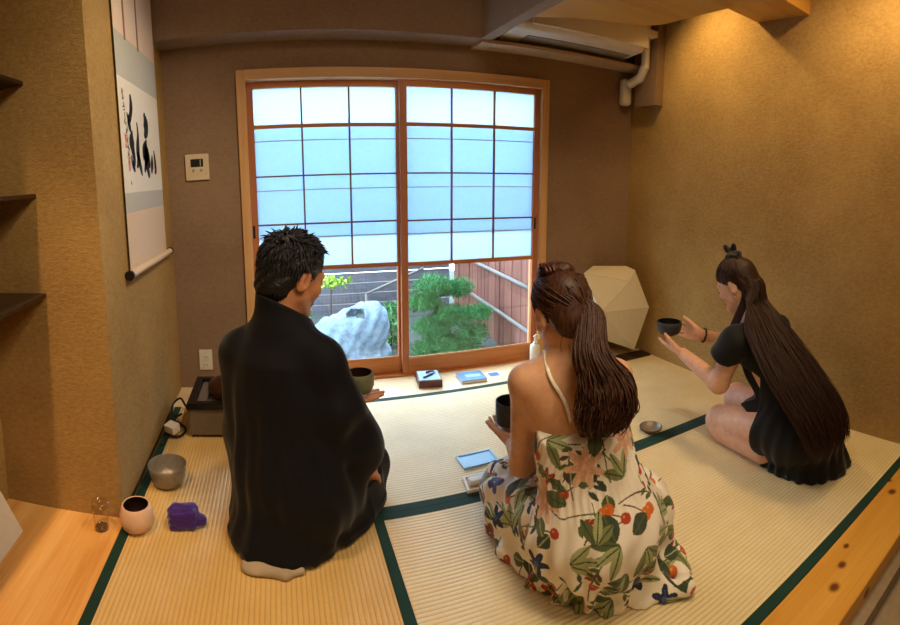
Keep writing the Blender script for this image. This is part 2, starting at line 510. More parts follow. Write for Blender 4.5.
def cloth_mat(name, col, rough=.8, sheen=.3, scale=900):
    b = MatB(name); b.set(Roughness=rough); b.p.inputs['Specular IOR Level'].default_value = .2
    b.p.inputs['Sheen Weight'].default_value = sheen; b.p.inputs['Sheen Roughness'].default_value = .4
    c = lin(col); f = b.noise(b.coords(), scale, 2); g = b.noise(b.coords(), 9, 4)
    b.base(b.ramp(b.math('ADD', b.math('MULTIPLY', f, .4), b.math('MULTIPLY', g, .6)), [(.3, tuple(x*.8 for x in c[:3])+(1,)), (.7, tuple(min(1, x*1.2) for x in c[:3])+(1,))]))
    b.bump(f, .25, .001); return b.m

def skin_mat(name, col):
    b = MatB(name); b.set(Roughness=.48); b.p.inputs['Subsurface Weight'].default_value = .12
    b.p.inputs['Subsurface Radius'].default_value = (.012, .004, .002); b.p.inputs['Specular IOR Level'].default_value = .4
    c = lin(col); f = b.noise(b.coords(), 38, 5)
    b.base(b.ramp(f, [(.3, (c[0]*.9, c[1]*.84, c[2]*.82, 1)), (.7, (min(1, c[0]*1.06), c[1]*1.08, c[2]*1.1, 1))]))
    b.bump(b.noise(b.coords(), 500, 2), .08, .001); return b.m

def hair_mat(name, c0, c1):
    b = MatB(name); b.set(Roughness=.46); b.p.inputs['Specular IOR Level'].default_value = .32
    f = b.noise(b.coords((190, 190, 16)), 1.0, 3); b.base(b.ramp(f, [(.3, c0), (.7, c1)])); b.bump(f, .5, .003); return b.m

def paper_mat(name, col, trans, weight=.75):
    b = MatB(name); nt = b.t; v = b.world((1,1,1))
    f = b.noise(v, 55, 5, .7); c = b.ramp(f, [(.3, tuple(x*.93 for x in lin(col)[:3])+(1,)), (.7, lin(col))])
    d = b.n('ShaderNodeBsdfDiffuse'); b.l(c, d.inputs[0])
    t = b.n('ShaderNodeBsdfTranslucent'); c2 = b.ramp(f, [(.3, tuple(x*.93 for x in lin(trans)[:3])+(1,)), (.7, lin(trans))]); b.l(c2, t.inputs[0])
    mx = b.n('ShaderNodeMixShader'); mx.inputs[0].default_value = weight; b.l(d.outputs[0], mx.inputs[1]); b.l(t.outputs[0], mx.inputs[2])
    b.l(mx.outputs[0], nt.nodes['Material Output'].inputs['Surface']); return b.m

def pane_mat(name, tint=(1,1,1,1), gl=.06):
    b = MatB(name); nt = b.t
    t = b.n('ShaderNodeBsdfTransparent'); t.inputs[0].default_value = tint
    g = b.n('ShaderNodeBsdfGlossy'); g.inputs['Roughness'].default_value = .02
    fr = b.n('ShaderNodeFresnel'); fr.inputs[0].default_value = 1.45
    gb = b.n('ShaderNodeNewGeometry'); front = b.math('SUBTRACT', 1.0, gb.outputs['Backfacing'])
    mx = b.n('ShaderNodeMixShader'); b.l(b.math('MULTIPLY', b.math('MULTIPLY', fr.outputs[0], front), gl/.04), mx.inputs[0]); b.l(t.outputs[0], mx.inputs[1]); b.l(g.outputs[0], mx.inputs[2])
    b.l(mx.outputs[0], nt.nodes['Material Output'].inputs['Surface']); return b.m

MT = {}
MT['wall'] = wall_mat('ochre_plaster', '#8f7040', '#bd9c62', .8)
MT['wall_back'] = wall_mat('dim_back_plaster', '#7d6450', '#967d66', .4)  # same plaster as the other walls, its low light put into the colour
MT['ledge'] = wall_mat('ledge_plaster', '#a58c70', '#c0a788', .2)
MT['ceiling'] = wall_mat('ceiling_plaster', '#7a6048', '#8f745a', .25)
MT['board'] = wood_mat('cove_board', ('#b07c30', '#c48f3e', '#d09d4c'), 0, .6, .5)
MT['beam'] = wall_mat('beam_plaster', '#86715c', '#a08a72', .2)
MT['cedar'] = wood_mat('window_cedar', ('#9a5a34', '#b06c42', '#c0805a'), 2, 1, .5)
MT['cedar_x'] = wood_mat('window_cedar_rail', ('#a0602f', '#b8733c', '#c98a52'), 0, 1, .5)
MT['casing'] = wood_mat('casing_wood', ('#b58552', '#c99a66', '#d6ac7a'), 2, 1, .5)
MT['casing_x'] = wood_mat('casing_head_wood', ('#b58552', '#c99a66', '#d6ac7a'), 0, 1, .5)
MT['sill'] = wood_mat('sill_wood', ('#d8b78c', '#e3c8a0', '#ecd6b4'), 0, .8, .4)
MT['muntin'] = wood_mat('muntin_wood', ('#6e4838', '#835845', '#93684f'), 2, 2, .6)
MT['lattice'] = wood_mat('lattice_wood', ('#a48a80', '#b59c90', '#c2aa9e'), 0, 2, .6)
MT['alcove'] = wood_mat('alcove_boards', ('#c07c3c', '#e0a860', '#f0c684'), 1, 1, .32, (), 9, .5)
MT['kamachi'] = wood_mat('threshold_pine', ('#b97f2c', '#cc933a', '#daa54c'), 0, .8, .35,
                         ((1.30,.61,.0,.020), (1.395,.635,.0,.017), (1.48,.665,.0,.013), (1.86,.66,.0,.020), (1.93,.70,.0,.013), (1.37,.535,-.03,.018)), 9, .5)
MT['tatami_x'] = tatami_mat('tatami_rush_across', 0)
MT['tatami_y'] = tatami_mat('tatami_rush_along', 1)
MT['border'] = cloth_mat('tatami_border_cloth', '#17372f', .75, .1, 400)
MT['doma'] = plain('lower_floor_grey', '#8d7b63', .7, 0, .15, 25, .2)
MT['dark_wood'] = wood_mat('shelf_wood', ('#1c120b', '#2a1c12', '#38281a'), 1, 1, .35)
MT['paper_hi'] = paper_mat('bright_shoji_paper', '#eef3f6', '#bfd2e0', .8)
MT['paper_lo'] = paper_mat('doubled_shoji_paper', '#e6eef6', '#e2eef8', .90)
MT['glass'] = pane_mat('window_glass', (.94, .97, 1, 1), .07)
MT['white_plastic'] = plain('white_plastic', '#d9d2c4', .4, 0, .04)
MT['grey_plastic'] = plain('grey_plastic', '#8f8a80', .5, 0, .05)
MT['cream_plastic'] = plain('cream_plastic', '#cbb79c', .45, 0, .04)
MT['black_plastic'] = plain('black_plastic', '#141416', .4, 0, .1)
MT['screen'] = plain('display', '#20231f', .2, 0, .05)
MT['ink'] = plain('black_ink', '#14161b', .7, 0, .1, 60)
MT['seal'] = plain('vermilion_seal', '#c2635a', .7, 0, .15, 200)
MT['scroll_pink'] = plain('scroll_pink_silk', '#d8c2ae', .75, 0, .05, 300)
MT['scroll_beige'] = plain('scroll_beige_silk', '#d5bda2', .75, 0, .05, 300)
MT['scroll_blue'] = plain('scroll_grey_blue_silk', '#b3b2a8', .75, 0, .06, 300)
MT['scroll_brown'] = plain('scroll_brown_strip', '#8a6750', .75, 0, .06, 300)
MT['scroll_paper'] = plain('scroll_paper', '#dad4c8', .8, 0, .04, 120)

# ------------------------------------------------------------------ the room
XL, XR, YW = -0.575, 2.254, 2.819          # left wall, right wall, window wall
YP = 1.633                                   # face of the alcove's side wall
def slab(name, x0, x1, y0, y1, z0, z1, m, kind='structure'):
    o = Geo().box(x0, x1, y0, y1, z0, z1).build(name, MT[m], None, ((x0+x1)/2, (y0+y1)/2, z0)); o['kind'] = kind; return o
FX0, FX1, FZ0, FZ1 = -0.180, 1.598, 0.0, 1.722   # window opening
g = Geo()
g.box(XL-.12, FX0, YW, YW+.12, -.1, 2.4).box(FX1, XR+.12, YW, YW+.12, -.1, 2.4).box(FX0, FX1, YW, YW+.12, FZ1, 2.4).box(FX0, FX1, YW, YW+.12, -.1, -.004)
struct(g.build('wall_back', MT['wall_back'], None, (.7, YW, 0)))
slab('wall_left', -1.12, XL, YP, YW+.12, -.1, 2.4, 'wall')
slab('wall_alcove', -1.16, -1.03, -2.6, YP, -.1, 2.4, 'wall')
slab('wall_right', XR, XR+.12, -2.6, YW, -.1, 2.4, 'wall')
slab('wall_rear', -1.16, XR+.12, -2.72, -2.6, -.1, 2.4, 'wall')
slab('ceiling', -1.16, XR+.12, -2.72, YW+.12, 2.36, 2.46, 'ceiling')
slab('trim_1', XL, 1.10, 2.63, YW, 1.863, 2.36, 'wall_back')                   # dropped bulkhead over the window
g = Geo().box(1.10, XR, 2.655, YW, 1.850, 1.868)
struct(g.build('trim_2', MT['ledge'], None, (1.7, 2.77, 1.835)))                # ledge under the air conditioner
g = Geo().box(1.085, 1.150, .2, 2.66, 1.863, 2.36)
struct(g.build('trim_3', MT['beam'], None, (1.17, 1.4, 1.863)))                # beam running towards the viewer
# suspended ceiling board with a rounded far corner
cx, cy, rr = 1.40, 1.86, .24
poly = [(1.150, -.3), (1.658, -.3), (1.658, cy-.02)] + [(1.658-rr+rr*math.cos(a), cy-.02+rr*.8*math.sin(a)) for a in np.linspace(.12, PI/2, 10)] + [(1.150, 2.175)]
struct(Geo().prism([(x, y, 1.863) for x, y in poly], (0, 0, .10)).build('ceiling_board', MT['board'], None, (1.45, 1, 1.863)))
struct(Geo().box(1.62, XR, 1.475, 1.80, 2.015, 2.12).build('beam', MT['board'], None, (1.95, 1.64, 2.015)))
struct(Geo().box(2.19, XR, 2.52, 2.72, 1.62, 2.36).build('trim_4', MT['ceiling'], None, (2.22, 2.62, 1.62)))
# floors
slab('floor', -1.04, XL+.012, -.6, YP, -.06, 0.0, 'alcove')
slab('floor_lower', -1.2, XR, -2.6, .56, -.16, -.095, 'doma')
slab('floor_base', -1.1, XR, .5, YW+.1, -.09, -.052, 'doma')
o = Geo().box(XL-.45, XR, .535, .704, -.092, .002).build('threshold', MT['kamachi'], None, (1, .62, -.09), bevel=.004); struct(o)
o = Geo().box(XL, XR, 2.556, YW+.02, -.05, .0).build('window_sill', MT['sill'], None, (.8, 2.7, -.05), bevel=.002); struct(o)
o = Geo().box(XL-.001, XL+.006, YP, 2.556, 0, .010).build('baseboard_left', MT['dark_wood'], None, (XL, 2.1, 0)); struct(o)

# three tatami mats with cloth borders
def tatami(x0, x1, y0, y1, axis, label):
    t = empty('tatami_mat', ((x0+x1)/2, (y0+y1)/2, -.05), label, 'tatami mat', 'tatami mats of the tea room')
    b = .034
    if axis == 0:
        Geo().box(x0, x1, y0+b, y1-b, -.05, 0).build('rush_surface', MT['tatami_x'], t)
        for ya, yb in ((y0, y0+b), (y1-b, y1)): Geo().box(x0, x1, ya, yb, -.05, .0012).build('border', MT['border'], t)
    else:
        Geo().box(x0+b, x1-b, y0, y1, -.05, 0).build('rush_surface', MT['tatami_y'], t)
        for xa, xb in ((x0, x0+b), (x1-b, x1)): Geo().box(xa, xb, y0, y1, -.05, .0012).build('border', MT['border'], t)
    return t
YM, XM = 1.633, .318
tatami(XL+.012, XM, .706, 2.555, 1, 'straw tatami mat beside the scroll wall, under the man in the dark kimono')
tatami(XM+.001, XR, YM, 2.555, 0, 'straw tatami mat along the window sill, with the blue tray lying on it')
tatami(XM+.001, XR, .706, YM-.001, 0, 'straw tatami mat under the woman in the floral dress, edged by the pine threshold')

# ------------------------------------------------------------------ window
W = empty('window_1', ((FX0+FX1)/2, YW, 0), kind='structure')
g = Geo()
g.box(FX0, FX0+.047, YW-.022, YW+.12, 0, FZ1).box(FX1-.047, FX1, YW-.022, YW+.12, 0, FZ1)
g.build('casing_post', MT['casing'], W, bevel=.002)
Geo().box(FX0+.047, FX1-.047, YW-.022, YW+.12, FZ1-.052, FZ1).build('casing_head', MT['casing_x'], W, bevel=.002)
Geo().box(FX0+.047, FX1-.047, YW-.004, YW+.12, -.004, .012).build('casing_track', MT['cedar_x'], W)
def sash(x0, x1, y, stile_l, stile_r):
    """one sliding sash: stiles and rails, three columns of paper over clear glass"""
    zt = FZ1-.054; zb = .012; d = .016
    s = Geo().box(x0, x0+stile_l, y-d, y+d, zb, zt).box(x1-stile_r, x1, y-d, y+d, zb, zt).build('sash_stile', MT['cedar'], W, bevel=.0015)
    g0, g1 = x0+stile_l, x1-stile_r
    Geo().box(g0, g1, y-d, y+d, zt-.034, zt).box(g0, g1, y-d, y+d, zb, .100).build('sash_rail', MT['cedar_x'], W, bevel=.0015)
    zz = zt-.034
    Geo().box(g0, g1, y-.0135, y+.004, .640, .662).box(g0, g1, y-.0135, y+.004, 1.422, 1.442).build('shoji_rail', MT['cedar_x'], W)
    m = Geo()
    for k in (1, 2):
        x = g0+(g1-g0)*k/3; m.box(x-.0045, x+.0045, y-.012, y+.002, .65, zz)
    for z in (1.165, .900): m.box(g0, g1, y-.012, y+.002, z-.0045, z+.0045)
    m.build('shoji_lattice', MT['muntin'], W)
    m = Geo()
    for z in (1.355, 1.087, .825): m.box(g0, g1, y-.006, y+.002, z-.0022, z+.0022)
    m.build('outer_lattice', MT['lattice'], W)
    Geo().box(g0, g1, y+.0025, y+.0035, .65, zz).build('shoji_paper', MT['paper_hi'], W)
    Geo().box(g0, g1, y+.0105, y+.0115, .822, 1.424).build('paper_screen', MT['paper_lo'], W)
    Geo().box(g0, g1, y+.006, y+.007, .10, .65).build('window_pane', MT['glass'], W)
    Geo().box(g0, g1, y-.012, y-.008, .100, .108).build('glazing_bead', MT['casing_x'], W)
sash(FX0+.047, .712, YW+.062, .034, .034)
sash(.690, FX1-.047, YW+.024, .040, .034)
Geo().box(-.1285, -.1165, YW+.044, YW+.0465, .83, .90).build('finger_pull', MT['black_plastic'], W)
Geo().box(1.524, 1.536, YW+.0065, YW+.0085, .83, .90).build('finger_pull', MT['black_plastic'], W)

# ------------------------------------------------------------------ garden behind the glass
MT['soil'] = plain('garden_soil', '#3f4844', .9, 0, .25, 14, .6)
MT['plank'] = wood_mat('weathered_planks', ('#5a3830', '#74493d', '#8a5d50'), 2, .8, .8)
MT['grey_plank'] = wood_mat('grey_planks', ('#4a4a52', '#5a5962', '#6a6972'), 0, .8, .8)
MT['bamboo'] = plain('pale_bamboo', '#6f6c68', .5, 0, .08, 20)
MT['stone'] = plain('pale_blue_stone', '#6d8496', .85, 0, .30, 26, 1.0)
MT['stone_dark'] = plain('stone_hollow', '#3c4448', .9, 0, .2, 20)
MT['pine_bark'] = plain('pine_bark', '#4d413b', .9, 0, .3, 40, .6)
MT['needle'] = plain('pine_needles', '#3f8048', .6, 0, .35, 9)
MT['leaf'] = plain('shrub_leaves', '#4b8a48', .6, 0, .3, 9)
MT['leaf_y'] = plain('young_leaves', '#8fae3c', .6, 0, .25, 9)
slab('ground', -4, 5.5, YW+.12, 7.5, -.5, -.30, 'soil')
def fence(label, p0, p1, z0, z1, m, nb, poles, horizontal=False):
    p0, p1 = np.array(p0, float), np.array(p1, float); d = unit(np.append(p1-p0, 0)); nrm = np.array([-d[1], d[0], 0])
    L = np.linalg.norm(p1-p0); t = empty('garden_fence', (p0[0], p0[1], z0), label, 'fence')
    rs = np.random.RandomState(3)
    w = L/nb; b = np.append(p0, 0)
    g = Geo()
    if not horizontal:
        for i in range(nb):
            c = b + d*(i+.5)*w + nrm*rs.uniform(-.006, .006) + np.array([0, 0, (z0+z1)/2])
            g.obox(c, d*(w*.5-.004), nrm*.009, np.array([0, 0, (z1-z0)/2+rs.uniform(-.02, .02)]))
    else:
        n = int((z1-z0)/.11)
        for i in range(n):
            c = b + d*L/2 + np.array([0, 0, z0+.11*(i+.5)]); g.obox(c, d*L/2, nrm*.009, np.array([0, 0, .051]))
    g.build('board_panel', MT[m], t)
    for z in poles:
        Geo().tube([b-nrm*.03+np.array([0, 0, z]), b+d*L-nrm*.03+np.array([0, 0, z+.005])], .018, 10).build('bamboo_rail', MT['bamboo'], t, smooth=True)
fence('grey horizontal board fence at the back of the garden', (-2.6, 5.4), (1.86, 5.4), -.3, 1.05, 'grey_plank', 1, (), True)
fence('reddish brown plank fence along the right of the garden, with pale bamboo rails', (1.91, 5.36), (1.78, 2.98), -.3, 1.0, 'plank', 26, (.33, .0))
# loose bamboo cane leaning by the stone
o = Geo().tube([(.84, 4.9, .02), (1.42, 4.9, .245)], .013, 8).tube([(.84, 4.9, .02), (.84, 4.9, -.30)], .013, 8).build('bamboo_cane', MT['bamboo'], None, (.84, 4.9, -.3), smooth=True)
tag(o, 'thin pale bamboo cane slanting up behind the garden stone', 'cane')
# garden stone with a hollow
S = Field((.05, 3.5, -.33), (1.0, 4.3, .32), .012)
for c, r in (((.46, 3.9, -.12), (.24, .20, .22)), ((.64, 3.9, -.02), (.20, .17, .20)), ((.74, 3.92, .02), (.09, .15, .16)), ((.55, 3.92, -.22), (.32, .24, .10)), ((.38, 3.88, -.2), (.16, .2, .14))):
    S.put(ell(c, r), .05)
S.put(ell((.565, 3.78, .125), (.075, .10, .035)), .01, 's')
S.warp(lambda X, Y, Z: .010*np.sin(31*X+17*Z)*np.sin(29*Y-13*Z+2) + .006*np.sin(61*X-43*Z+19*Y))
V, F = S.mesh(); zc = V[F].mean(1)
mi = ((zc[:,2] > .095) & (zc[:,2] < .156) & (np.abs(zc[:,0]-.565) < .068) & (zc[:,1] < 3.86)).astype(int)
o = link_mesh('garden_stone', V, F, [MT['stone'], MT['stone_dark']], None, (.5, 3.9, -.3), True, mi)
tag(o, 'large pale blue garden stone with a hollow near its top', 'stone')

def leaf_cloud(centres, radii, n, size, seed, needles=False):
    rs = np.random.RandomState(seed); V = []; F = []
    for c, r in zip(centres, radii):
        m = int(n); p = rs.randn(m, 3); p /= np.linalg.norm(p, axis=1)[:, None]; p = np.array(c)+p*np.array(r)*(rs.rand(m)**.4)[:, None]
        for q in p:
            if needles:
                for _ in range(5):
                    d = unit(rs.randn(3)+np.array([0, 0, .9])); s_ = unit(np.cross(d, rs.randn(3))); L = size*rs.uniform(.7, 1.3)
                    b = len(V); V += [q-s_*.0022, q+s_*.0022, q+d*L]; F.append((b, b+1, b+2))
            else:
                d = unit(rs.randn(3)+np.array([0, 0, .3])); s_ = unit(np.cross(d, rs.randn(3))); L = size*rs.uniform(.7, 1.3)
                b = len(V); V += [q, q+d*L*.5+s_*L*.28, q+d*L, q+d*L*.5-s_*L*.28]; F.append((b, b+1, b+2, b+3))
    return V, F
t = empty('pine_tree', (1.25, 4.0, -.3), 'low spreading green pine in front of the plank fence', 'tree')
Geo().tube([(1.25, 4.05, -.32), (1.21, 4.02, -.12), (1.27, 4.0, .05), (1.22, 4.0, .22)], [.035, .03, .026, .016]).build('trunk', MT['pine_bark'], t, smooth=True)
g = Geo()
for a in ([(1.25, 4, .03), (1.42, 3.96, .03), (1.55, 3.9, -.02), (1.66, 3.88, .02)], [(1.22, 4, .08), (1.12, 3.96, .10), (1.05, 3.95, .07)], [(1.22, 4, -.12), (1.40, 3.9, -.16), (1.60, 3.85, -.22)], [(1.25, 4, .16), (1.38, 4, .2), (1.48, 4, .19)]):
    g.tube(a, [.016, .013, .010, .006][:len(a)])
g.build('branch', MT['pine_bark'], t, smooth=True)
pads = [(1.14, 3.97, .13, .13), (1.25, 4.0, .25, .17), (1.44, 4.0, .22, .14), (1.20, 3.9, -.06, .15), (1.36, 3.9, .02, .16), (1.56, 3.85, .03, .12), (1.52, 3.86, -.14, .16), (1.26, 3.85, -.2, .18), (1.14, 3.85, -.22, .12), (1.44, 3.8, -.27, .15)]
V, F = leaf_cloud([p[:3] for p in pads], [(p[3]*1.1, p[3]*.75, p[3]*.55) for p in pads], 420, .06, 4, True)
link_mesh('needles', V, F, MT['needle'], t)
def shrub(label, c, r, n, size, m, seed):
    t = empty('garden_shrub', (c[0], c[1], -.3), label, 'shrub')
    Geo().tube([(c[0], c[1], -.32), (c[0]+.02, c[1], c[2])], [.012, .006]).build('stem', MT['pine_bark'], t, smooth=True)
    V, F = leaf_cloud([c], [r], n, size, seed); link_mesh('foliage', V, F, MT[m], t)
shrub('light green shrub seen through the glass past the man’s face', (.10, 4.45, .04), (.19, .12, .28), 700, .045, 'leaf', 5)
shrub('green shrub between the garden stone and the sash post', (.93, 4.25, -.12), (.13, .12, .22), 420, .045, 'leaf', 6)
shrub('sprig of yellow green leaves above the garden stone', (.42, 4.3, .27), (.20, .08, .045), 150, .05, 'leaf_y', 8)
# wire mesh panel behind the stone
g = Geo()
for i in range(16): g.tube([(.28+.04*i, 5.0, -.3), (.28+.04*i, 5.0, .42)], .002, 4)
for i in range(17): g.tube([(.26, 5.0, -.26+.04*i), (.90, 5.0, -.26+.04*i)], .002, 4)
o = g.build('wire_panel', MT['grey_plank'], None, (.58, 5.0, -.3)); tag(o, 'fine wire grid panel standing behind the garden stone', 'garden panel')

# ------------------------------------------------------------------ fixtures
# hanging scroll with two brushed characters
SX = XL + .012
t = empty('hanging_scroll', (XL, 2.27, .80), 'long hanging scroll with two bold brushed characters on the left wall', 'scroll')
y0, y1 = 1.925, 2.60
def strip(name, m, z0, z1, ya=y0, yb=y1, x=SX, th=.0012):
    return Geo().box(x-th, x, ya, yb, z0, z1).build(name, MT[m], t)
strip('top_silk', 'scroll_pink', 1.745, 2.15)
strip('upper_band', 'scroll_blue', 1.575, 1.745)
strip('writing_paper', 'scroll_paper', 1.130, 1.575)
strip('lower_band', 'scroll_blue', 1.052, 1.130)
strip('bottom_silk', 'scroll_beige', .815, 1.052)
strip('hanging_ribbon', 'scroll_brown', 1.735, 2.15, 2.062, 2.085, SX+.0014)
strip('hanging_ribbon', 'scroll_brown', 1.735, 2.15, 2.268, 2.290, SX+.0014)
r = Geo().tube([(SX+.006, y0-.03, .818), (SX+.006, y1+.05, .808)], .015, 16).build('roller', MT['scroll_beige'], t, smooth=True, auto=40)
for yy, zz, s in ((y0-.03, .818, -1), (y1+.05, .808, 1)):
    Geo().tube([(SX+.006, yy+s*.0, zz), (SX+.006, yy+s*.018, zz)], .019, 16).build('roller_knob', MT['black_plastic'], r, smooth=True, auto=40)
def brush(strokes, name, m, x, fat=1.0):
    """strokes: lists of (y, z, half width) swept into flat ink shapes on the paper"""
    g = Geo()
    for st in strokes:
        P = catmull([q[:2] for q in st], 6*len(st)); Wd = catmull([[q[2]*fat] for q in st], 6*len(st))[:,0]
        T = np.gradient(P, axis=0); T /= np.linalg.norm(T, axis=1)[:,None]+1e-9; N = np.stack([-T[:,1], T[:,0]], 1)
        N = N*np.array([1.2 if fat > 1 else 1.0, 1.0]); L = P+N*Wd[:,None]; R_ = P-N*Wd[:,None]; n = len(P)
        # rounded ends
        V = [(x, a, b) for a, b in L] + [(x, a, b) for a, b in R_]
        F = [(i, i+1, n+i+1, n+i) for i in range(n-1)]
        for e, s in ((0, -1), (n-1, 1)):
            c = P[e]; b = len(V); V += [(x, *(c + Wd[e]*(math.cos(k)*N[e] + s*math.sin(k)*T[e]))) for k in np.linspace(0, PI, 7)]
            F.append(tuple(range(b, b+7)))
        g.add(V, F)
    g.build(name, MT[m], t)
# right character (peace): dab, long trunk with splayed feet, two small strokes
brush([[(2.315, 1.462, .014), (2.330, 1.430, .030), (2.322, 1.395, .026), (2.300, 1.375, .012)],
       [(2.318, 1.352, .008), (2.290, 1.310, .034), (2.300, 1.285, .040), (2.300, 1.255, .022), (2.330, 1.205, .016)],
       [(2.310, 1.300, .030), (2.290, 1.260, .018), (2.262, 1.222, .010)],
       [(2.345, 1.290, .012), (2.350, 1.250, .016)],
       [(2.412, 1.285, .008), (2.405, 1.255, .018), (2.390, 1.222, .012)],
       [(2.455, 1.312, .006), (2.468, 1.270, .014), (2.470, 1.228, .016), (2.460, 1.215, .010)]], 'brushed_character', 'ink', SX+.0006, 1.2)
# left character (respect)
brush([[(2.095, 1.515, .010), (2.098, 1.480, .016), (2.078, 1.440, .014), (2.050, 1.412, .016), (2.060, 1.385, .012)],
       [(2.030, 1.440, .006), (2.045, 1.415, .012)],
       [(2.085, 1.372, .008), (2.072, 1.335, .026), (2.082, 1.300, .018), (2.095, 1.262, .014), (2.078, 1.235, .014)],
       [(2.055, 1.272, .006), (2.062, 1.245, .010), (2.088, 1.222, .010)],
       [(2.172, 1.415, .006), (2.178, 1.370, .010), (2.165, 1.325, .018), (2.160, 1.285, .018), (2.190, 1.230, .014), (2.205, 1.205, .008)],
       [(2.165, 1.285, .014), (2.145, 1.245, .012), (2.130, 1.235, .006)]], 'brushed_character', 'ink', SX+.0006, 1.2)
# the small signature column and its seals
rs = np.random.RandomState(5); st = []
z = 1.545
for k in range(9):
    yb = 1.985 + .004*k
    for q in range(3):
        a = yb+rs.uniform(-.012, .012); b = z-rs.uniform(0, .018)
        st.append([(a, b, .002), (a+rs.uniform(-.010, .014), b-rs.uniform(.004, .016), .0026), (a+rs.uniform(-.012, .012), b-.018, .0015)])
    z -= .031
brush(st, 'signature', 'ink', SX+.0006)
brush([[(2.022, 1.172, .004), (2.026, 1.166, .006)]], 'signature', 'ink', SX+.0006)
for ya, za in ((1.975, 1.305), (2.000, 1.215)):
    g = Geo()
    for q in range(7):
        a = ya+rs.uniform(0, .030); b = za+rs.uniform(0, .05); g.box(SX, SX+.0006, a, a+rs.uniform(.003, .012), b, b+rs.uniform(.003, .010))
    for q in range(4): g.box(SX, SX+.0006, ya+.009*q, ya+.009*q+.003, za, za+.055)
    g.build('red_seal', MT['seal'], t)

# thermostat
t = empty('wall_controller', (-.410, YW, 1.165), 'small cream control panel with a dark display on the window wall', 'controller')
Geo().box(-.474, -.346, YW-.016, YW, 1.166, 1.305).build('housing', MT['cream_plastic'], t, bevel=.004)
Geo().box(-.444, -.376, YW-.0175, YW-.015, 1.237, 1.279).build('display', MT['screen'], t)
Geo().box(-.394, -.388, YW-.0182, YW-.017, 1.240, 1.276).build('display_divider', MT['grey_plastic'], t)
for x in (-.436, -.394): Geo().tube([(x+.005, YW-.0185, 1.218), (x+.005, YW-.014, 1.218)], .008, 14).build('button', MT['grey_plastic'], t, smooth=True, auto=40)
Geo().box(-.444, -.376, YW-.0172, YW-.015, 1.190, 1.231).build('button_plate', MT['cream_plastic'], t, bevel=.001)
# outlet
t = empty('wall_outlet', (-.425, YW, .11), 'white wall socket low on the window wall behind the brazier box', 'socket')
Geo().box(-.462, -.388, YW-.008, YW, .105, .222).build('cover_plate', MT['white_plastic'], t, bevel=.003)
for z in (.135, .180):
    s = Geo().box(-.443, -.407, YW-.011, YW-.007, z-.014, z+.014).build('receptacle', MT['white_plastic'], t, bevel=.002)
    Geo().box(-.433, -.431, YW-.0114, YW-.0108, z-.006, z+.006).box(-.419, -.417, YW-.0114, YW-.0108, z-.006, z+.006).build('slot', MT['screen'], s)

# shelves in the alcove: slabs fixed to the side wall, running towards the viewer
for zt, lab, xe in ((1.540, 'topmost of the three dark shelves in the alcove at left', -.808), (1.156, 'middle one of the three dark shelves in the alcove at left', -.797), (.806, 'lowest of the three dark shelves in the alcove at left', -.792)):
    o = Geo().box(-1.03, xe, .55, YP, zt-.014, zt).build('alcove_shelf', MT['dark_wood'], None, (-.92, 1.1, zt-.014), bevel=.0015)
    tag(o, lab, 'shelf', 'alcove shelves')

# air conditioner above the ledge, with its pipe cover
t = empty('air_conditioner', (1.78, 2.70, 1.87), 'long white air conditioner tucked above the ledge over the window', 'air conditioner')
ac = [(2.525, 1.912), (2.74, 1.890), (2.74, 2.17), (2.60, 2.17), (2.52, 2.10), (2.505, 1.940)]
Geo().prism([(1.22, y, z) for y, z in ac], (.86, 0, 0)).build('casing', MT['white_plastic'], t, bevel=.012)
Geo().prism([(1.32, y, z) for y, z in ((2.494, 1.938), (2.504, 1.934), (2.520, 2.09), (2.510, 2.095))], (.78, 0, 0)).build('front_panel', MT['white_plastic'], t, bevel=.003)
Geo().prism([(1.34, y, z) for y, z in ((2.60, 1.905), (2.70, 1.895), (2.70, 1.890), (2.60, 1.900))], (.70, 0, 0)).build('outlet_flap', MT['grey_plastic'], t)
g = Geo()
for i in range(22): g.box(1.36+.031*i, 1.364+.031*i, 2.62, 2.72, 2.168, 2.176)
g.build('intake_grille', MT['black_plastic'], t)
t = empty('pipe_cover', (2.19, 2.76, 1.63), 'white plastic pipe cover bending down beside the air conditioner', 'pipe cover')
Geo().tube([(2.165, 2.60, 2.36), (2.165, 2.60, 1.84)], .026, 16).build('upright', MT['white_plastic'], t, smooth=True, auto=50)
Geo().tube([(2.165, 2.60, 1.86), (2.165, 2.64, 1.79), (2.16, 2.74, 1.765)], .030, 16).build('elbow', MT['white_plastic'], t, smooth=True, auto=50)
Geo().obox((2.16, 2.785, 1.715), (.034, 0, 0), (0, .033, 0), (0, 0, .085)).build('end_cover', MT['white_plastic'], t, bevel=.02)
Geo().box(2.11, 2.19, 2.52, 2.58, 2.02, 2.06).build('bracket', MT['white_plastic'], t, bevel=.004)

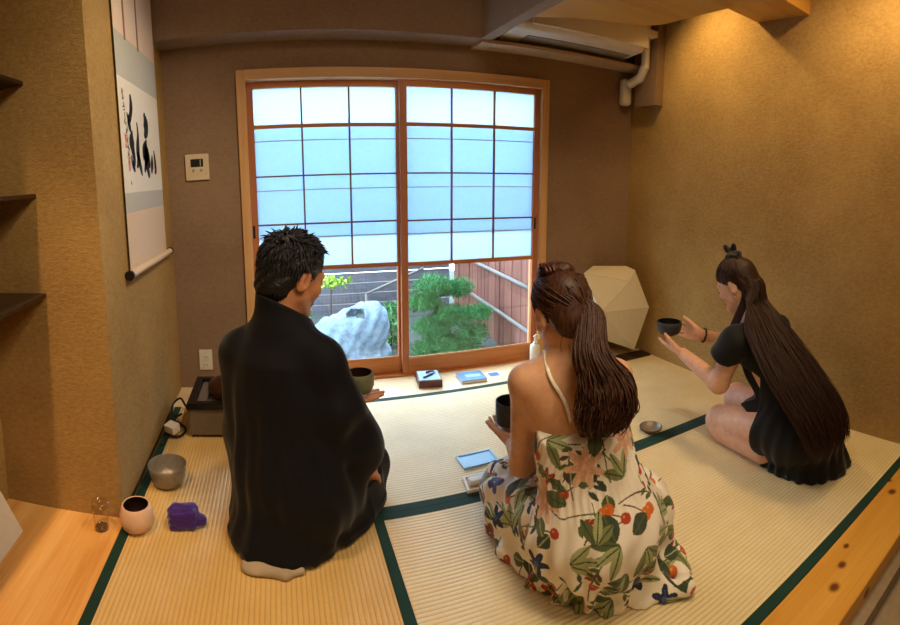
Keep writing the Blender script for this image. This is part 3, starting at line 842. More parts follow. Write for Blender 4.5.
# ------------------------------------------------------------------ tea things
MT['furo'] = plain('brazier_panel', '#6f6355', .55, 0, .08, 60)
MT['lacquer'] = plain('black_lacquer', '#0f0f12', .25, 0, .05)
MT['steel'] = plain('brushed_steel', '#b8bcc2', .3, .9, .05)
MT['copper_brown'] = plain('brown_kettle', '#4a2c20', .35, .5, .1)
MT['tin'] = plain('hammered_tin', '#8f867c', .36, .35, .10, 70, .6)
MT['raku_white'] = plain('pinkish_white_glaze', '#dcb9a0', .45, 0, .06, 40)
MT['raku_in'] = plain('dark_brown_glaze', '#2a1613', .35, 0, .15, 40)
MT['raku_black'] = plain('charcoal_glaze', '#33353a', .5, 0, .18, 60, .15)
MT['raku_black_in'] = plain('black_glaze', '#17181c', .35, 0, .15, 60)
MT['raku_olive'] = plain('olive_glaze', '#6c6e52', .5, 0, .18, 50, .12)
MT['purple'] = cloth_mat('purple_silk', '#3c1f78', .55, .5)
MT['red_wood'] = wood_mat('red_brown_wood', ('#4a2a28', '#5b3633', '#6d4440'), 0, 2, .3)
MT['blue_card'] = plain('pale_blue_paper', '#8fbce2', .6, 0, .10, 12)
MT['blue_cover'] = plain('blue_cover', '#3f78b4', .4, 0, .3, 22)
MT['tray_blue'] = plain('blue_lacquer_tray', '#6fb2e8', .28, 0, .08, 8)
MT['tray_white'] = plain('white_tray_edge', '#e6e4dd', .45, 0, .03)
MT['tray_wood'] = wood_mat('pale_tray_wood', ('#c49a6c', '#d3ab7e', '#e0bc92'), 0, 2, .4)
MT['washi'] = paper_mat('washi', '#f4ecd8', '#f2e6c8', .3)
MT['board_white'] = plain('white_board', '#d8cfc4', .7, 0, .03)
MT['dish'] = plain('brown_grey_dish', '#6d5a4a', .35, .2, .15, 60)
MT['clear'] = pane_mat('drinking_glass', (.96, .95, .94, 1), .10)

# electric brazier box with kettle inside, cord and plug
t = empty('brazier_box', (-.25, 2.36, 0), 'square brazier box with a black top rim on the tatami beside the man', 'brazier')
bx0, bx1, by0, by1, bz = -.437, -.06, 2.225, 2.56, .165
Geo().box(bx0+.008, bx1-.008, by0+.008, by1-.008, .012, bz-.03).build('body', MT['furo'], t, bevel=.004)
g = Geo().box(bx0, bx0+.035, by0, by1, bz-.03, bz).box(bx1-.035, bx1, by0, by1, bz-.03, bz).box(bx0+.035, bx1-.035, by0, by0+.035, bz-.03, bz).box(bx0+.035, bx1-.035, by1-.035, by1, bz-.03, bz)
g.build('top_rim', MT['lacquer'], t, bevel=.003)
Geo().box(bx0+.037, bx0+.085, by0+.037, by1-.04, bz-.029, bz-.012).build('steel_strip', MT['steel'], t, bevel=.003)
Geo().lathe([(.02, 0), (.10, .0), (.125, .03), (.12, .06), (.07, .085), (.05, .088), (.045, .10), (.0, .104)], (-.235, 2.40, bz-.028), 32).build('heating_pot', MT['copper_brown'], t, smooth=True)
for x in (bx0+.03, bx1-.03):
    for y in (by0+.03, by1-.03): Geo().box(x-.014, x+.014, y-.014, y+.014, .0015, .013).build('foot', MT['lacquer'], t)
loop = [(-.437, 2.33, .07), (-.47, 2.36, .10), (-.50, 2.40, .115), (-.535, 2.38, .09), (-.53, 2.33, .05), (-.49, 2.31, .03), (-.46, 2.29, .012), (-.47, 2.24, .008), (-.50, 2.22, .008), (-.53, 2.26, .010), (-.545, 2.32, .012), (-.53, 2.36, .03), (-.49, 2.37, .05)]
Geo().tube(catmull(loop, 90), .0055, 8).build('power_cord', MT['black_plastic'], t, smooth=True)
t = empty('power_adapter', (-.515, 2.245, 0), 'cream power adapter resting on the black cord by the left wall', 'adapter')
A = frame(azdir(35, 10)); Geo().obox((-.512, 2.235, .045), A[:,0]*.030, A[:,1]*.024, A[:,2]*.020).build('housing', MT['white_plastic'], t, bevel=.005)
Geo().tube([(-.495, 2.255, .04), (-.485, 2.27, .03)], .009, 10).build('plug', MT['black_plastic'], t, smooth=True)
Geo().tube([(-.520, 2.240, .027), (-.528, 2.22, .01), (-.54, 2.19, .007), (-.545, 2.15, .007)], .006, 8).build('lead', MT['black_plastic'], t, smooth=True)

def vessel(name, label, cat, c, out, inn, m_out, m_in, foot=None, group=None, n=56, wob=.0):
    """thrown bowl: outer wall with foot, and a lining of its own glaze"""
    t = empty(name, c, label, cat, group)
    prof = list(out) + [(out[-1][0]-.002, out[-1][1]+.0015), (inn[0][0], inn[0][1]+.0005)]
    Geo().lathe(prof + [(r-.0002, z) for r, z in inn], c, n, wob).build('bowl_wall', MT[m_out], t, smooth=True)
    Geo().lathe([(max(0, r-.0014), z+.0012) for r, z in inn], c, n, wob, None, False).build('bowl_lining', MT[m_in], t, smooth=True)
    return t
vessel('rinse_basin', 'hammered metal rinse basin on the tatami behind the white bowl', 'basin', (-.457, 1.862, 0),
       [(.040, .0), (.043, .004), (.058, .012), (.067, .035), (.071, .06), (.076, .082)], [(.0735, .082), (.068, .06), (.064, .035), (.054, .015), (.03, .008), (.0, .007)], 'tin', 'tin', wob=.004)
vessel('tea_bowl', 'pinkish white tea bowl with a dark inside, by the alcove corner', 'tea bowl', (-.508, 1.588, 0),
       [(.028, .0), (.030, .005), (.050, .014), (.058, .036), (.058, .056), (.052, .078), (.047, .088)], [(.043, .087), (.048, .076), (.052, .055), (.050, .035), (.036, .016), (.0, .012)], 'raku_white', 'raku_in', wob=.006)
# folded purple cloth
S = Field((-.42, 1.53, -.005), (-.25, 1.71, .10), .0025)
S.put(ell((-.352, 1.622, .026), (.040, .034, .028)), .012)
for z in (.014, .034, .052):
    for yy in (1.598, 1.645): S.put(cap((-.384, yy, z), (-.322, yy+.002, z+.002), .013), .010)
    S.put(cap((-.386, 1.600, z), (-.386, 1.645, z), .012), .010).put(cap((-.322, 1.602, z), (-.322, 1.645, z), .012), .010)
    S.put(cap((-.384, 1.622, z), (-.322, 1.622, z), .022), .01)
S.put(ell((-.294, 1.618, .026), (.022, .019, .019)), .006)
S.warp(lambda X, Y, Z: .0018*np.sin(170*Y+30*X)*np.cos(60*X)+.0012*np.sin(260*Z+40*X))
S.cut(lambda X, Y, Z: .0005 - Z + 0*X)
V, F = S.mesh(1)
tag(link_mesh('folded_cloth', V, F, MT['purple'], None, (-.345, 1.62, 0), True), 'folded purple silk cloth on the tatami beside the white bowl', 'cloth')
# clear glass on the alcove boards
t = empty('drinking_glass', (-.628, 1.565, 0), 'clear tall glass standing on the alcove boards at the wall corner', 'glass')
Geo().lathe([(.024, 0), (.026, .004), (.027, .05), (.031, .10), (.0295, .10), (.0255, .05), (.023, .012), (.0, .010)], (-.628, 1.565, 0), 36).build('glass_wall', MT['clear'], t, smooth=True)
Geo().lathe([(.0, .0), (.0232, .0), (.0235, .009), (.0, .009)], (-.628, 1.565, .0), 30).build('glass_base', MT['copper_brown'], t, smooth=True)
# white panel at the left edge
A = frame(azdir(62)); c = np.array([-.952, 1.33, .0])
V = [(-.905, 1.500, .0), (-1.02, 1.20, .0), (-1.05, 1.26, .115), (-1.03, 1.46, .20), (-.985, 1.52, .13)]
o = Geo().prism([(-.885, 1.475, .001), (-.880, 1.290, .001), (-.995, 1.245, .10), (-1.015, 1.40, .19), (-.960, 1.475, .13)], (-.014, .004, -.0)).build('leaning_panel', MT['board_white'], None, (-.90, 1.38, 0), bevel=.001)
tag(o, 'pale blank panel leaning on the alcove boards at the left edge', 'panel')

# on the sill: box with brush, notebook, card, pump bottle
t = empty('scoop_box', (.80, 2.67, 0), 'red brown wooden box with a pale blue top on the window sill', 'box')
A = frame(azdir(8)); c = np.array([.805, 2.69, 0])
Geo().obox(c+(0,0,.021), A[:,0]*.066, A[:,1]*.075, np.array([0,0,.021])).build('box_body', MT['red_wood'], t, bevel=.003)
Geo().obox(c+(0,0,.0425), A[:,0]*.058, A[:,1]*.067, np.array([0,0,.0015])).build('lid_panel', MT['blue_card'], t)
o = empty('tea_scoop', (.805, 2.69, .044), 'small black hooked tea scoop on top of the red brown box', 'scoop')
Geo().tube(catmull([c+A[:,0]*x+A[:,1]*y+np.array([0,0,z]) for x, y, z in ((-.035, -.045, .050), (.0, -.015, .050), (.030, .015, .050), (.034, .035, .052), (.012, .036, .051), (-.012, .028, .050))], 40), [.0055]*14+[.0048]*26, 8).build('scoop_stem', MT['lacquer'], o, smooth=True)
t = empty('notebook', (1.05, 2.66, 0), 'closed blue covered booklet on the window sill right of the scoop box', 'booklet')
c = np.array([1.050, 2.662, 0]); A = frame(azdir(3))
Geo().obox(c+(0,0,.009), A[:,0]*.073, A[:,1]*.060, np.array([0,0,.008])).build('pages', MT['tray_white'], t)
Geo().obox(c+(0,0,.018), A[:,0]*.075, A[:,1]*.062, np.array([0,0,.0012])).obox(c+(0,0,.0008), A[:,0]*.075, A[:,1]*.062, np.array([0,0,.0008])).build('cover', MT['blue_cover'], t)
Geo().obox(c+np.array([.01,.0,.0197]), A[:,0]*.045, A[:,1]*.020, np.array([0,0,.0004])).build('title_panel', MT['blue_card'], t)
t = empty('printed_card', (1.215, 2.675, 0), 'small printed card lying flat on the sill beside the booklet', 'card')
c = np.array([1.215, 2.675, .001])
Geo().obox(c, A[:,0]*.055, A[:,1]*.035, np.array([0,0,.0008])).build('card_sheet', MT['tray_white'], t)
Geo().obox(c+np.array([-.018,.0,.001]), A[:,0]*.030, A[:,1]*.026, np.array([0,0,.0003])).build('picture', MT['blue_cover'], t)
t = empty('pump_bottle', (1.502, 2.74, 0), 'white pump bottle standing at the right end of the window sill', 'bottle')
Geo().lathe([(.030, 0), (.032, .004), (.032, .105), (.028, .120), (.014, .128), (.014, .138), (.0, .138)], (1.502, 2.74, 0), 28).build('bottle_body', MT['white_plastic'], t, smooth=True, auto=50)
Geo().tube([(1.502, 2.74, .136), (1.502, 2.74, .168)], .007, 10).build('pump_stem', MT['white_plastic'], t, smooth=True)
Geo().tube(catmull([(1.490, 2.735, .172), (1.508, 2.74, .180), (1.522, 2.735, .174), (1.530, 2.73, .158)], 14), .007, 10).build('pump_spout', MT['white_plastic'], t, smooth=True)

# trays and dish on the tatami
def tray(label, corners, h, m_in, m_edge):
    c = np.mean(corners, 0); t = empty('small_tray', (c[0], c[1], 0), label, 'tray')
    P = np.array(corners); inner = c+(P-c)*np.array([.90, .86]); 
    Geo().prism([(x, y, .0005) for x, y in P], (0,0,.004)).build('tray_base', MT[m_in], t)
    g = Geo()
    for i in range(4):
        a, b = P[i], P[(i+1) % 4]; ai, bi = inner[i], inner[(i+1) % 4]
        g.prism([(*a, .0045), (*b, .0045), (*bi, .0045), (*ai, .0045)], (0,0,h-.0045))
    g.build('tray_edge', MT[m_edge], t); return t
tray('sky blue flat tray on the tatami in front of the woman in the floral dress', [(.684, 1.803), (.836, 1.812), (.838, 1.905), (.682, 1.900)], .008, 'tray_blue', 'tray_blue')
tray('pale wooden tray on the green mat border beside the floral dress', [(.640, 1.652), (.842, 1.648), (.850, 1.746), (.652, 1.740)], .014, 'tray_wood', 'tray_white')
o = Geo().obox((.745, 1.698, .020), unit(np.array([1,.05,.0]))*.085, (0,.017,0), (0,0,.010)).build('folded_paper', MT['tray_white'], None, (.745, 1.698, .008), bevel=.005)
tag(o, 'folded white paper lying in the pale wooden tray', 'paper')
vessel('small_dish', 'small round brown dish on the mat border between the two women', 'dish', (1.545, 1.700, .0012),
       [(.030, 0), (.034, .004), (.048, .014), (.053, .024)], [(.050, .024), (.044, .015), (.028, .007), (.0, .006)], 'dish', 'tin')

# folded washi lamp in the corner, on a dark low board
t = empty('paper_lamp', (2.02, 2.64, 0), 'faceted white paper lamp standing in the far right corner', 'lamp')
ZT = .575
K = dict(a=(1.768, 2.62, .571), b=(2.155, 2.60, .564), b2=(2.160, 2.70, .575), c=(2.204, 2.50, .332), d=(2.143, 2.56, .040), e=(1.795, 2.60, .190), m=(1.834, 2.52, .341), n=(1.868, 2.66, .32), bk=(2.235, 2.775, .30), bt=(2.16, 2.78, .04), e2=(1.95, 2.77, .10), a2=(1.94, 2.77, .580), bm=(2.045, 2.52, .515))
tri = [('a','bm','m'), ('bm','c','m'), ('m','c','d'), ('m','d','e'), ('a','m','n'), ('n','m','e'), ('a','b2','bm'), ('a','a2','b2'), ('bm','b2','c'), ('b2','bk','c'), ('c','bk','bt'), ('c','bt','d'), ('e','d','bt'), ('e','bt','e2'), ('n','e','e2'), ('a','n','a2'), ('n','e2','a2'), ('a2','e2','bt'), ('a2','bt','bk'), ('a2','bk','b2'), ('bm','b','c'), ('bm','b2','b'), ('b','b2','c')]
ks = list(K); V = [K[k] for k in ks]
o = Geo().add(V, [tuple(ks.index(i) for i in f) for f in tri]).build('paper_shade', MT['washi'], t)
sm = o.modifiers.new('thick', 'SOLIDIFY'); sm.thickness = .0012
g = Geo()
for a, b in (('a','m'), ('m','c'), ('m','d'), ('bm','m'), ('bm','c'), ('c','d'), ('a','bm'), ('m','e'), ('d','e')): g.tube([K[a], K[b]], .0022, 5)
g.build('fold_rib', MT['washi'], t)
Geo().box(1.72, 2.24, 2.50, 2.60, .0, .012).build('base_board', MT['dark_wood'], t, bevel=.002)
Geo().tube([(2.0, 2.66, .01), (2.0, 2.66, .18)], .012, 10).build('lamp_post', MT['dark_wood'], t, smooth=True)

# ------------------------------------------------------------------ people
MT['skin_man'] = skin_mat('skin_tan', '#c08560')
MT['skin_fair'] = skin_mat('skin_warm', '#dcaa86')
MT['skin_light'] = skin_mat('skin_light', '#e0ae90')
MT['lip'] = plain('lips', '#a85a4e', .45, 0, .05)
MT['nail_red'] = plain('red_nail_polish', '#9c1f2c', .25, 0, .03)
MT['brow'] = plain('dark_brow', '#20150f', .7, 0, .1)
MT['eye_white'] = plain('eye_white', '#d8cfc6', .25, 0, .02)
MT['hair_black'] = hair_mat('black_hair', '#0e0e12', '#24242b')
MT['hair_brown'] = hair_mat('dark_brown_hair', '#22120b', '#553222')
MT['hair_dark'] = hair_mat('brown_black_hair', '#1a0e08', '#43281a')
MT['kimono'] = cloth_mat('black_kimono_cloth', '#090b14', .75, .12)
MT['under_white'] = cloth_mat('white_tabi_cotton', '#a99b88', .8, .2)
MT['black_cotton'] = cloth_mat('black_cotton', '#121214', .7, .25)
MT['scrunchie'] = cloth_mat('black_satin', '#101014', .4, .5)
MT['claw'] = plain('brown_hair_claw', '#4d1d1a', .3, 0, .2)
MT['bracelet'] = plain('dark_beads', '#2b1714', .35, 0, .2)
MT['gold'] = plain('gold', '#c79a4a', .25, 1.0, .03)

def skin_faces(V, F, P, Minv, c, q=1.0):
    """1 on the lips, from head coordinates"""
    Z = (V[F].mean(1) - c) @ Minv.T / q
    return ((np.abs(Z[:,2]+.060) < .0125) & (Z[:,1] > .083) & (np.abs(Z[:,0]) < .023)).astype(int)

def face_bits(t, P, M, q, brow_m):
    """brows, lashes and eyes as parts of the person"""
    for s in (-1, 1):
        Geo().tube(catmull([P(s*.013, .0885, .024), P(s*.030, .0885, .030), P(s*.047, .074, .023)], 8), [.0022, .0026, .003, .003, .003, .0026, .002, .0012], 6).build('eyebrow', brow_m, t, smooth=True)
        Geo().tube(catmull([P(s*.017, .0905, -.002), P(s*.031, .0930, -.005), P(s*.046, .083, -.002)], 8), .0014, 6).build('eyelashes', brow_m, t, smooth=True)

def hairline(top):
    def fn(rs):
        k = rs.uniform(-PI, PI); d = rs.rand()**2*.7
        y = .086*math.cos(k); x = .079*math.sin(k); z = .052*math.cos(k)*(1 if math.cos(k) > 0 else 1.6) - .012 + top*max(0, math.cos(k))
        return np.array([x*(1-.6*d), y*(1-.6*d)-.012, z+d*.09])
    return fn
def cap_hair(c, M, q, radii, cen, start_fn, n, gather, r, seed, lift=1.0, T=12, sag=0):
    """locks lying on the skull ellipsoid from the hairline to a gathering point (head coordinates)"""
    rs = np.random.RandomState(seed); R3 = np.array(radii); paths = []; rad = []
    g = np.array(gather)
    for i in range(n):
        a = np.array(start_fn(rs)); pts = []
        for s in np.linspace(0, 1, T):
            v = a*(1-s) + g*s; w = (v-cen)/R3; w = w/np.linalg.norm(w)
            k = 1 + .02*rs.rand() if False else 1.0
            surf = cen + w*R3*(lift + .0)
            pts.append(surf if s < .9 else surf*(1-(s-.9)*6) + g*(s-.9)*6)
        jit = rs.randn(3)*.0025
        paths.append([np.asarray(c)+M @ ((p+jit*math.sin(PI*j/(T-1)))*q) for j, p in enumerate(pts)])
        rad.append(r*(.7+.6*rs.rand())*np.concatenate([np.linspace(.3, 1, 3), np.ones(T-3)]))
    return grid_tubes(np.array(paths), np.array(rad), 5)

# ================================================================== the man in the dark kimono
az = 33
f = azdir(az); r_ = np.array([f[1], -f[0], 0.])
t = empty('person', (.03, 1.57, 0), 'man in a dark kimono kneeling with his back turned, a bowl on his palm', 'person', 'people at the tea gathering')
man = t
HM = frame(azdir(57, -20)); HM = HM @ np.array(Euler((0, math.radians(4), 0)).to_matrix()); HC = np.array([.044, 1.640, .842]); qm = 1.08
S = Field((-.32, 1.30, -.01), (.52, 2.15, 1.02), .0042)
Pm = head(S, HC, HM, qm)
N0 = np.array([.0, 1.60, .70])
S.put(cap(HC+HM @ np.array([0, -.035, -.05]), N0-np.array([0, 0, .03]), .056, .060), .03)
S.put(cap(N0-(0,0,.11), (.02, 1.58, .25), .08, .11), .04)                        # trunk
LS, RS = N0 - r_*.150 + np.array([0, .0, -.115]), N0 + r_*.140 + np.array([0, 0, -.095])
S.put(cap(LS, RS, .050), .03)
LE, RE = np.array([-.10, 1.86, .36]), np.array([.195, 1.51, .40])
bowlM = np.array([.288, 1.835, .360])
LW, RW = np.array([.212, 1.825, .332]), np.array([.262, 1.625, .175])
S.put(cap(LS, LE, .050, .042), .03).put(cap(LE, LW, .042, .028), .02)
S.put(cap(RS, RE, .050, .042), .03).put(cap(RE, RW, .042, .029), .02)
hand(S, LW, (1, .10, .03), (0, 0, 1), (0, 1, 0), [.05, .03, .04, .08], 1.0, (.5, .85, .12), .2, .05)
hand(S, RW, (.35, .62, -.55), (-.35, -.15, -.6), (-.8, .4, 0), [.35, .40, .42, .45], 1.0)
for s in (-1, 1):
    hip = np.array([.03, 1.57, .18])+r_*s*.09; kn = hip+f*.36+r_*s*.02-np.array([0, 0, .09])
    S.put(cap(hip, kn, .08, .06), .03).put(cap(kn-(0,0,.03), hip-(0,0,.12), .05, .042), .02)
S.cut(lambda X, Y, Z: .001-Z+0*X+0*Y)
V, F = S.mesh(); mi = skin_faces(V, F, Pm, HM.T, HC, qm)
link_mesh('body', V, F, [MT['skin_man'], MT['lip']], t, smooth=True, mi=mi)
face_bits(t, Pm, HM, qm, MT['brow'])
# hair: short, swept and tufted
S = Field(HC-.15, HC+.15, .003)
H = lambda x, y, z: HC + HM @ (np.array([x, y, z])*qm)
S.put(ell(H(0, -.018, .046), np.array([.082, .101, .088])*qm, HM), .01)
S.put(ell(H(0, -.058, -.026), np.array([.068, .052, .068])*qm, HM), .03)
S.put(ell(H(0, .110, -.025), np.array([.072, .075, .066])*qm, HM), .01, 's')
for s in (-1, 1):
    S.put(ell(H(s*.085, .050, -.060), (.030, .075, .055), HM), .008, 's')
    S.put(ell(H(s*.084, -.008, -.022), (.018, .024, .038), HM), .006, 's')
S.put(ell(H(0, -.05, -.142), (.09, .09, .045), HM), .01, 's')
def strands(X, Y, Z):
    p = [(X-HC[0])*HM[0,i]+(Y-HC[1])*HM[1,i]+(Z-HC[2])*HM[2,i] for i in range(3)]
    return .0022*np.sin(210*p[0]+60*np.sin(40*p[2]))*np.sin(90*p[1]+3) + .0018*np.sin(150*p[0]-140*p[2]+40*p[1])
S.warp(strands)
V1, F1 = S.mesh()
rs = np.random.RandomState(2); P_ = []; R_ = []
for i in range(1500):
    w = rs.randn(3); w /= np.linalg.norm(w)
    if w[2] < -.45 or (w[1] > .55 and w[2] < .55): continue
    if w[1] > .1 and w[2] < .15: continue
    p = np.array([0, -.018, .046]) + w*np.array([.082, .101, .086])*.985
    sw = unit(w*.55 + np.array([.25*rs.randn(), .45*(1 if w[2] > .55 else -.2), -.55*(1-w[2])]) + rs.randn(3)*.22)
    L = rs.uniform(.016, .028)*(1.15 if w[2] > .5 else .6)
    P_.append([HC+HM @ ((p+sw*L*s_+np.array([0, 0, -.010*s_*s_]))*qm) for s_ in (0, .35, .7, 1)]); R_.append([.0034, .0031, .0020, .0005])
V2, F2 = grid_tubes(np.array(P_), np.array(R_), 5)
V, F = join([(V1, F1), (V2, F2)])
link_mesh('hair', V, F, MT['hair_black'], t, smooth=True)
# white collar line of the under robe
# kimono
S = Field((-.30, 1.28, -.01), (.50, 2.12, .82), .0045)
S.put(ell((.015, 1.585, .20), (.20, .165, .22), frame(f)), .05)
S.put(ell((-.005, 1.595, .42), (.185, .135, .30), frame(f)), .06)
S.put(cap(LS-(0,0,.004), N0-(0,0,.03), .062, .070), .05).put(cap(RS-(0,0,.004), N0-(0,0,.03), .060, .070), .05)
S.put(cap(N0-(0,0,.02), N0-(0,0,.10), .080, .12), .05).put(cap((.000, 1.606, .790), N0-(0,0,.03), .078, .092), .02)
S.put(cap(LS, (-.128, 1.70, .30), .072, .075), .05).put(cap((-.128, 1.70, .30), (-.115, 1.67, .10), .072, .07), .04)     # left sleeve hanging
S.put(cap(LS, LE, .072, .068), .03).put(cap(LE, LW-np.array([.07, 0, .01]), .068, .060), .03)
S.put(cap(RS, (.165, 1.505, .45), .058, .064), .05).put(cap((.165, 1.505, .45), (.232, 1.575, .280), .064, .066), .05).put(cap(RS+np.array([.01, 0, -.02]), (.262, 1.575, .285), .050, .046), .05)   # right sleeve
S.put(cap((.215, 1.53, .33), (.225, 1.60, .20), .066, .055), .05).put(cap((.25, 1.565, .31), (.278, 1.602, .262), .05, .028), .03)
floor_poly = [(-.205, 1.67), (-.188, 1.515), (-.125, 1.425), (-.02, 1.392), (.06, 1.402), (.169, 1.475), (.290, 1.575), (.345, 1.69), (.345, 1.82), (.20, 1.96), (-.02, 1.98), (-.17, 1.84)]
S.put(polyblob(floor_poly, .012, lambda d, x, y: .035+.17*(1-np.exp(-d/.06)), .26), .05)
for s in (-1, 1):
    hip = np.array([.03, 1.57, .15])+r_*s*.09; kn = hip+f*.34+r_*s*.01-np.array([0, 0, .05]); S.put(cap(hip, kn, .10, .080), .06)
# neck opening
S.put(cap((.004, 1.612, .82), N0+np.array([.004, .010, .03]), .064, .060), .003, 's')
S.put(ell(N0+f*.12+r_*.02+np.array([0, 0, .06]), (.05, .075, .10), frame(f)), .02, 's')
nb = unit(f*.75+r_*.45)
S.cut(lambda X, Y, Z: np.where((np.hypot(X-N0[0], Y-N0[1]) < .105), Z-(N0[2]+.062-.60*((X-N0[0])*nb[0]+(Y-N0[1])*nb[1])), -1))
S.put(cap(LW-np.array([.045, 0, .0]), LW+np.array([.05, 0, 0]), .042), .012, 's')
S.put(cap(RW-np.array([.0, .02, -.005]), RW+np.array([.03, .06, -.03]), .038), .012, 's')
def folds(X, Y, Z, ):
    a = np.arctan2(X-.02, Y-1.58)
    up = np.clip((.62-Z)/.3, 0, 1)
    return up*(.0035*np.sin(9*a+5*Z) + .0022*np.sin(17*a-11*Z+1)) + .003*np.sin(26*X+14*Z+6*np.sin(9*Y))*np.clip((Z-.1)/.2, 0, 1)
S.warp(folds)
S.cut(lambda X, Y, Z: .010-Z+0*X+0*Y)
V, F = S.mesh(1)
kim = link_mesh('kimono', V, F, MT['kimono'], t, smooth=True)
# white socks and hem behind
S = Field((-.30, 1.30, -.005), (.25, 1.65, .12), .004)
S.put(cap((-.165, 1.515, .022), (-.12, 1.440, .014), .016, .014), .01).put(cap((-.125, 1.430, .014), (-.015, 1.390, .014), .016, .015), .01).put(cap((-.015, 1.390, .012), (.03, 1.40, .012), .014, .012), .01)
S.put(ell((-.07, 1.425, .012), (.07, .036, .013)), .02)
S.warp(lambda X, Y, Z: .002*np.sin(70*X+50*Y)*np.cos(60*Z))
S.cut(lambda X, Y, Z: .001-Z+0*X+0*Y)
V, F = S.mesh(1); link_mesh('white_sock', V, F, MT['under_white'], t, smooth=True)

vessel('tea_bowl', 'olive green tea bowl on the palm of the man in the kimono', 'tea bowl', (.283, 1.838, .3525),
       [(.026, .0), (.028, .005), (.046, .012), (.053, .030), (.054, .055), (.051, .080)], [(.047, .080), (.050, .055), (.047, .030), (.034, .014), (.0, .010)], 'raku_olive', 'raku_in', wob=.006)

# ================================================================== the woman in the floral dress
az = 8
f = azdir(az); r_ = np.array([f[1], -f[0], 0.])
t = empty('person', (.80, 1.12, 0), 'woman in a cream floral strap dress kneeling with long dark hair down her back', 'person', 'people at the tea gathering')
HM = frame(azdir(2, -20)); HM = HM @ np.array(Euler((0, math.radians(-4), 0)).to_matrix()); HC = np.array([.756, 1.226, .770])
q = .95
S = Field((.42, .90, -.01), (1.20, 1.85, .98), .0042)
Pd = head(S, HC, HM, q)
N0 = np.array([.765, 1.195, .655])
rs_ = unit(np.array([.95, -.27, 0])); fs_ = np.array([.27, .95, 0])
S.put(cap(HC+HM @ np.array([0, -.032, -.05])*q, N0-(0,0,.01), .046, .050), .03)
LS, RS = N0 - rs_*.122 + np.array([0, .0, -.070]), N0 + rs_*.142 + np.array([0, 0, -.075])
S.put(cap(N0-(0,0,.01), LS, .040, .046), .035).put(cap(N0-(0,0,.01), RS, .040, .046), .035)
MS = np.stack([rs_, fs_, np.array([0,0,1.])], 1)
S.put(ell(N0-np.array([-.005, .015, .125]), (.135, .088, .135), MS), .05)
S.put(ell((.785, 1.135, .36), (.118, .085, .16), MS), .05)
S.put(ell((.80, 1.10, .18), (.15, .13, .12), frame(f)), .05)
LE, LW = np.array([.690, 1.325, .285]), np.array([.738, 1.488, .262])
S.put(cap(LS, LE, .043, .036), .03).put(cap(LE, LW, .037, .0255), .025)
RE, RW = np.array([.985, 1.33, .36]), np.array([.858, 1.495, .325])
S.put(cap(RS, RE, .043, .036), .03).put(cap(RE, RW, .036, .0255), .025)
for s in (-1, 1):
    hip = np.array([.80, 1.12, .16])+r_*s*.08; kn = hip+f*.38+r_*s*.02-np.array([0, 0, .09])
    S.put(cap(hip, kn, .075, .055), .03).put(cap(kn-(0,0,.01), hip+f*.02-(0,0,.11), .045, .04), .02)
bowlD = np.array([.766, 1.562, .288])
hand(S, LW, (.05, 1, .10), (.12, -.1, 1), (-.95, .1, .1), [.12, .10, .10, .15], .92, (.85, .42, .15), .1, .08)
hand(S, RW, (-.12, .98, .02), (-.97, -.12, .1), (.1, .1, 1), [.30, .33, .35, .4], .92, (.85, .42, .05), .1, .05)
S.cut(lambda X, Y, Z: .001-Z+0*X+0*Y)
V, F = S.mesh(); mi = skin_faces(V, F, Pd, HM.T, HC, q)
link_mesh('body', V, F, [MT['skin_fair'], MT['lip']], t, smooth=True, mi=mi)
face_bits(t, Pd, HM, q, MT['brow'])
# hair: smooth cap drawn back into a low tail, swept over the right of her back
S = Field(HC-.16, HC+.16, .0032)
H = lambda x, y, z: HC + HM @ (np.array([x, y, z])*q)
S.put(ell(H(0, -.016, .046), np.array([.0775, .098, .084])*q, HM), .01)
S.put(ell(H(0, -.060, -.020), np.array([.066, .052, .062])*q, HM), .03)
S.put(ell(H(0, .100, -.022), np.array([.070, .072, .072])*q, HM), .012, 's')
for s in (-1, 1):
    S.put(ell(H(s*.085, .045, -.055), np.array([.030, .06, .060])*q, HM), .01, 's')
    S.put(ell(H(s*.088, -.006, -.010), np.array([.020, .026, .040])*q, HM), .006, 's')
V1, F1 = S.mesh()
Vc, Fc = cap_hair(HC, HM, q, (.083, .103, .088), np.array([0, -.016, .046]), hairline(.02), 1000, (.026, -.104, -.024), .0021, 4)
up = np.array([0, 0, 1.])
vr = np.array([.83, -.56, 0]); vb = np.array([-.56, -.83, 0])
rows = [(H(.010, -.080, .0), vr*.036, up*.034), (H(.030, -.112, -.030), vr*.034, up*.030), (np.array([.748, 1.062, .708]), vr*.044, vb*.026+up*.01), (np.array([.764, 1.022, .650]), vr*.066, vb*.030), (np.array([.760, 1.000, .595]), vr*.074, vb*.030), (np.array([.746, 1.000, .545]), vr*.062, vb*.024), (np.array([.738, 1.005, .515]), vr*.044, vb*.016)]
Vt, Ft = flow_locks(rows, 1500, .0021, 24, .010, 9, .3, .25, .26)
V, F = join([(V1, F1), (Vc, Fc), (Vt, Ft)])
# a few loose wisps at the nape
wisp = []
for k in range(4):
    a = H(-.045+.022*k, -.075, -.045); wisp.append([a, a+np.array([.0, .004, -.02]), a+np.array([.004*k-.006, .004, -.045]), a+np.array([.006*k-.008, -.004, -.06])])
Vw, Fw = grid_tubes(np.array([catmull(w, 10) for w in wisp]), np.full((4, 10), .0009), 4)
V, F = join([(V, F), (Vw, Fw)])
link_mesh('hair', V, F, MT['hair_brown'], t, smooth=True)
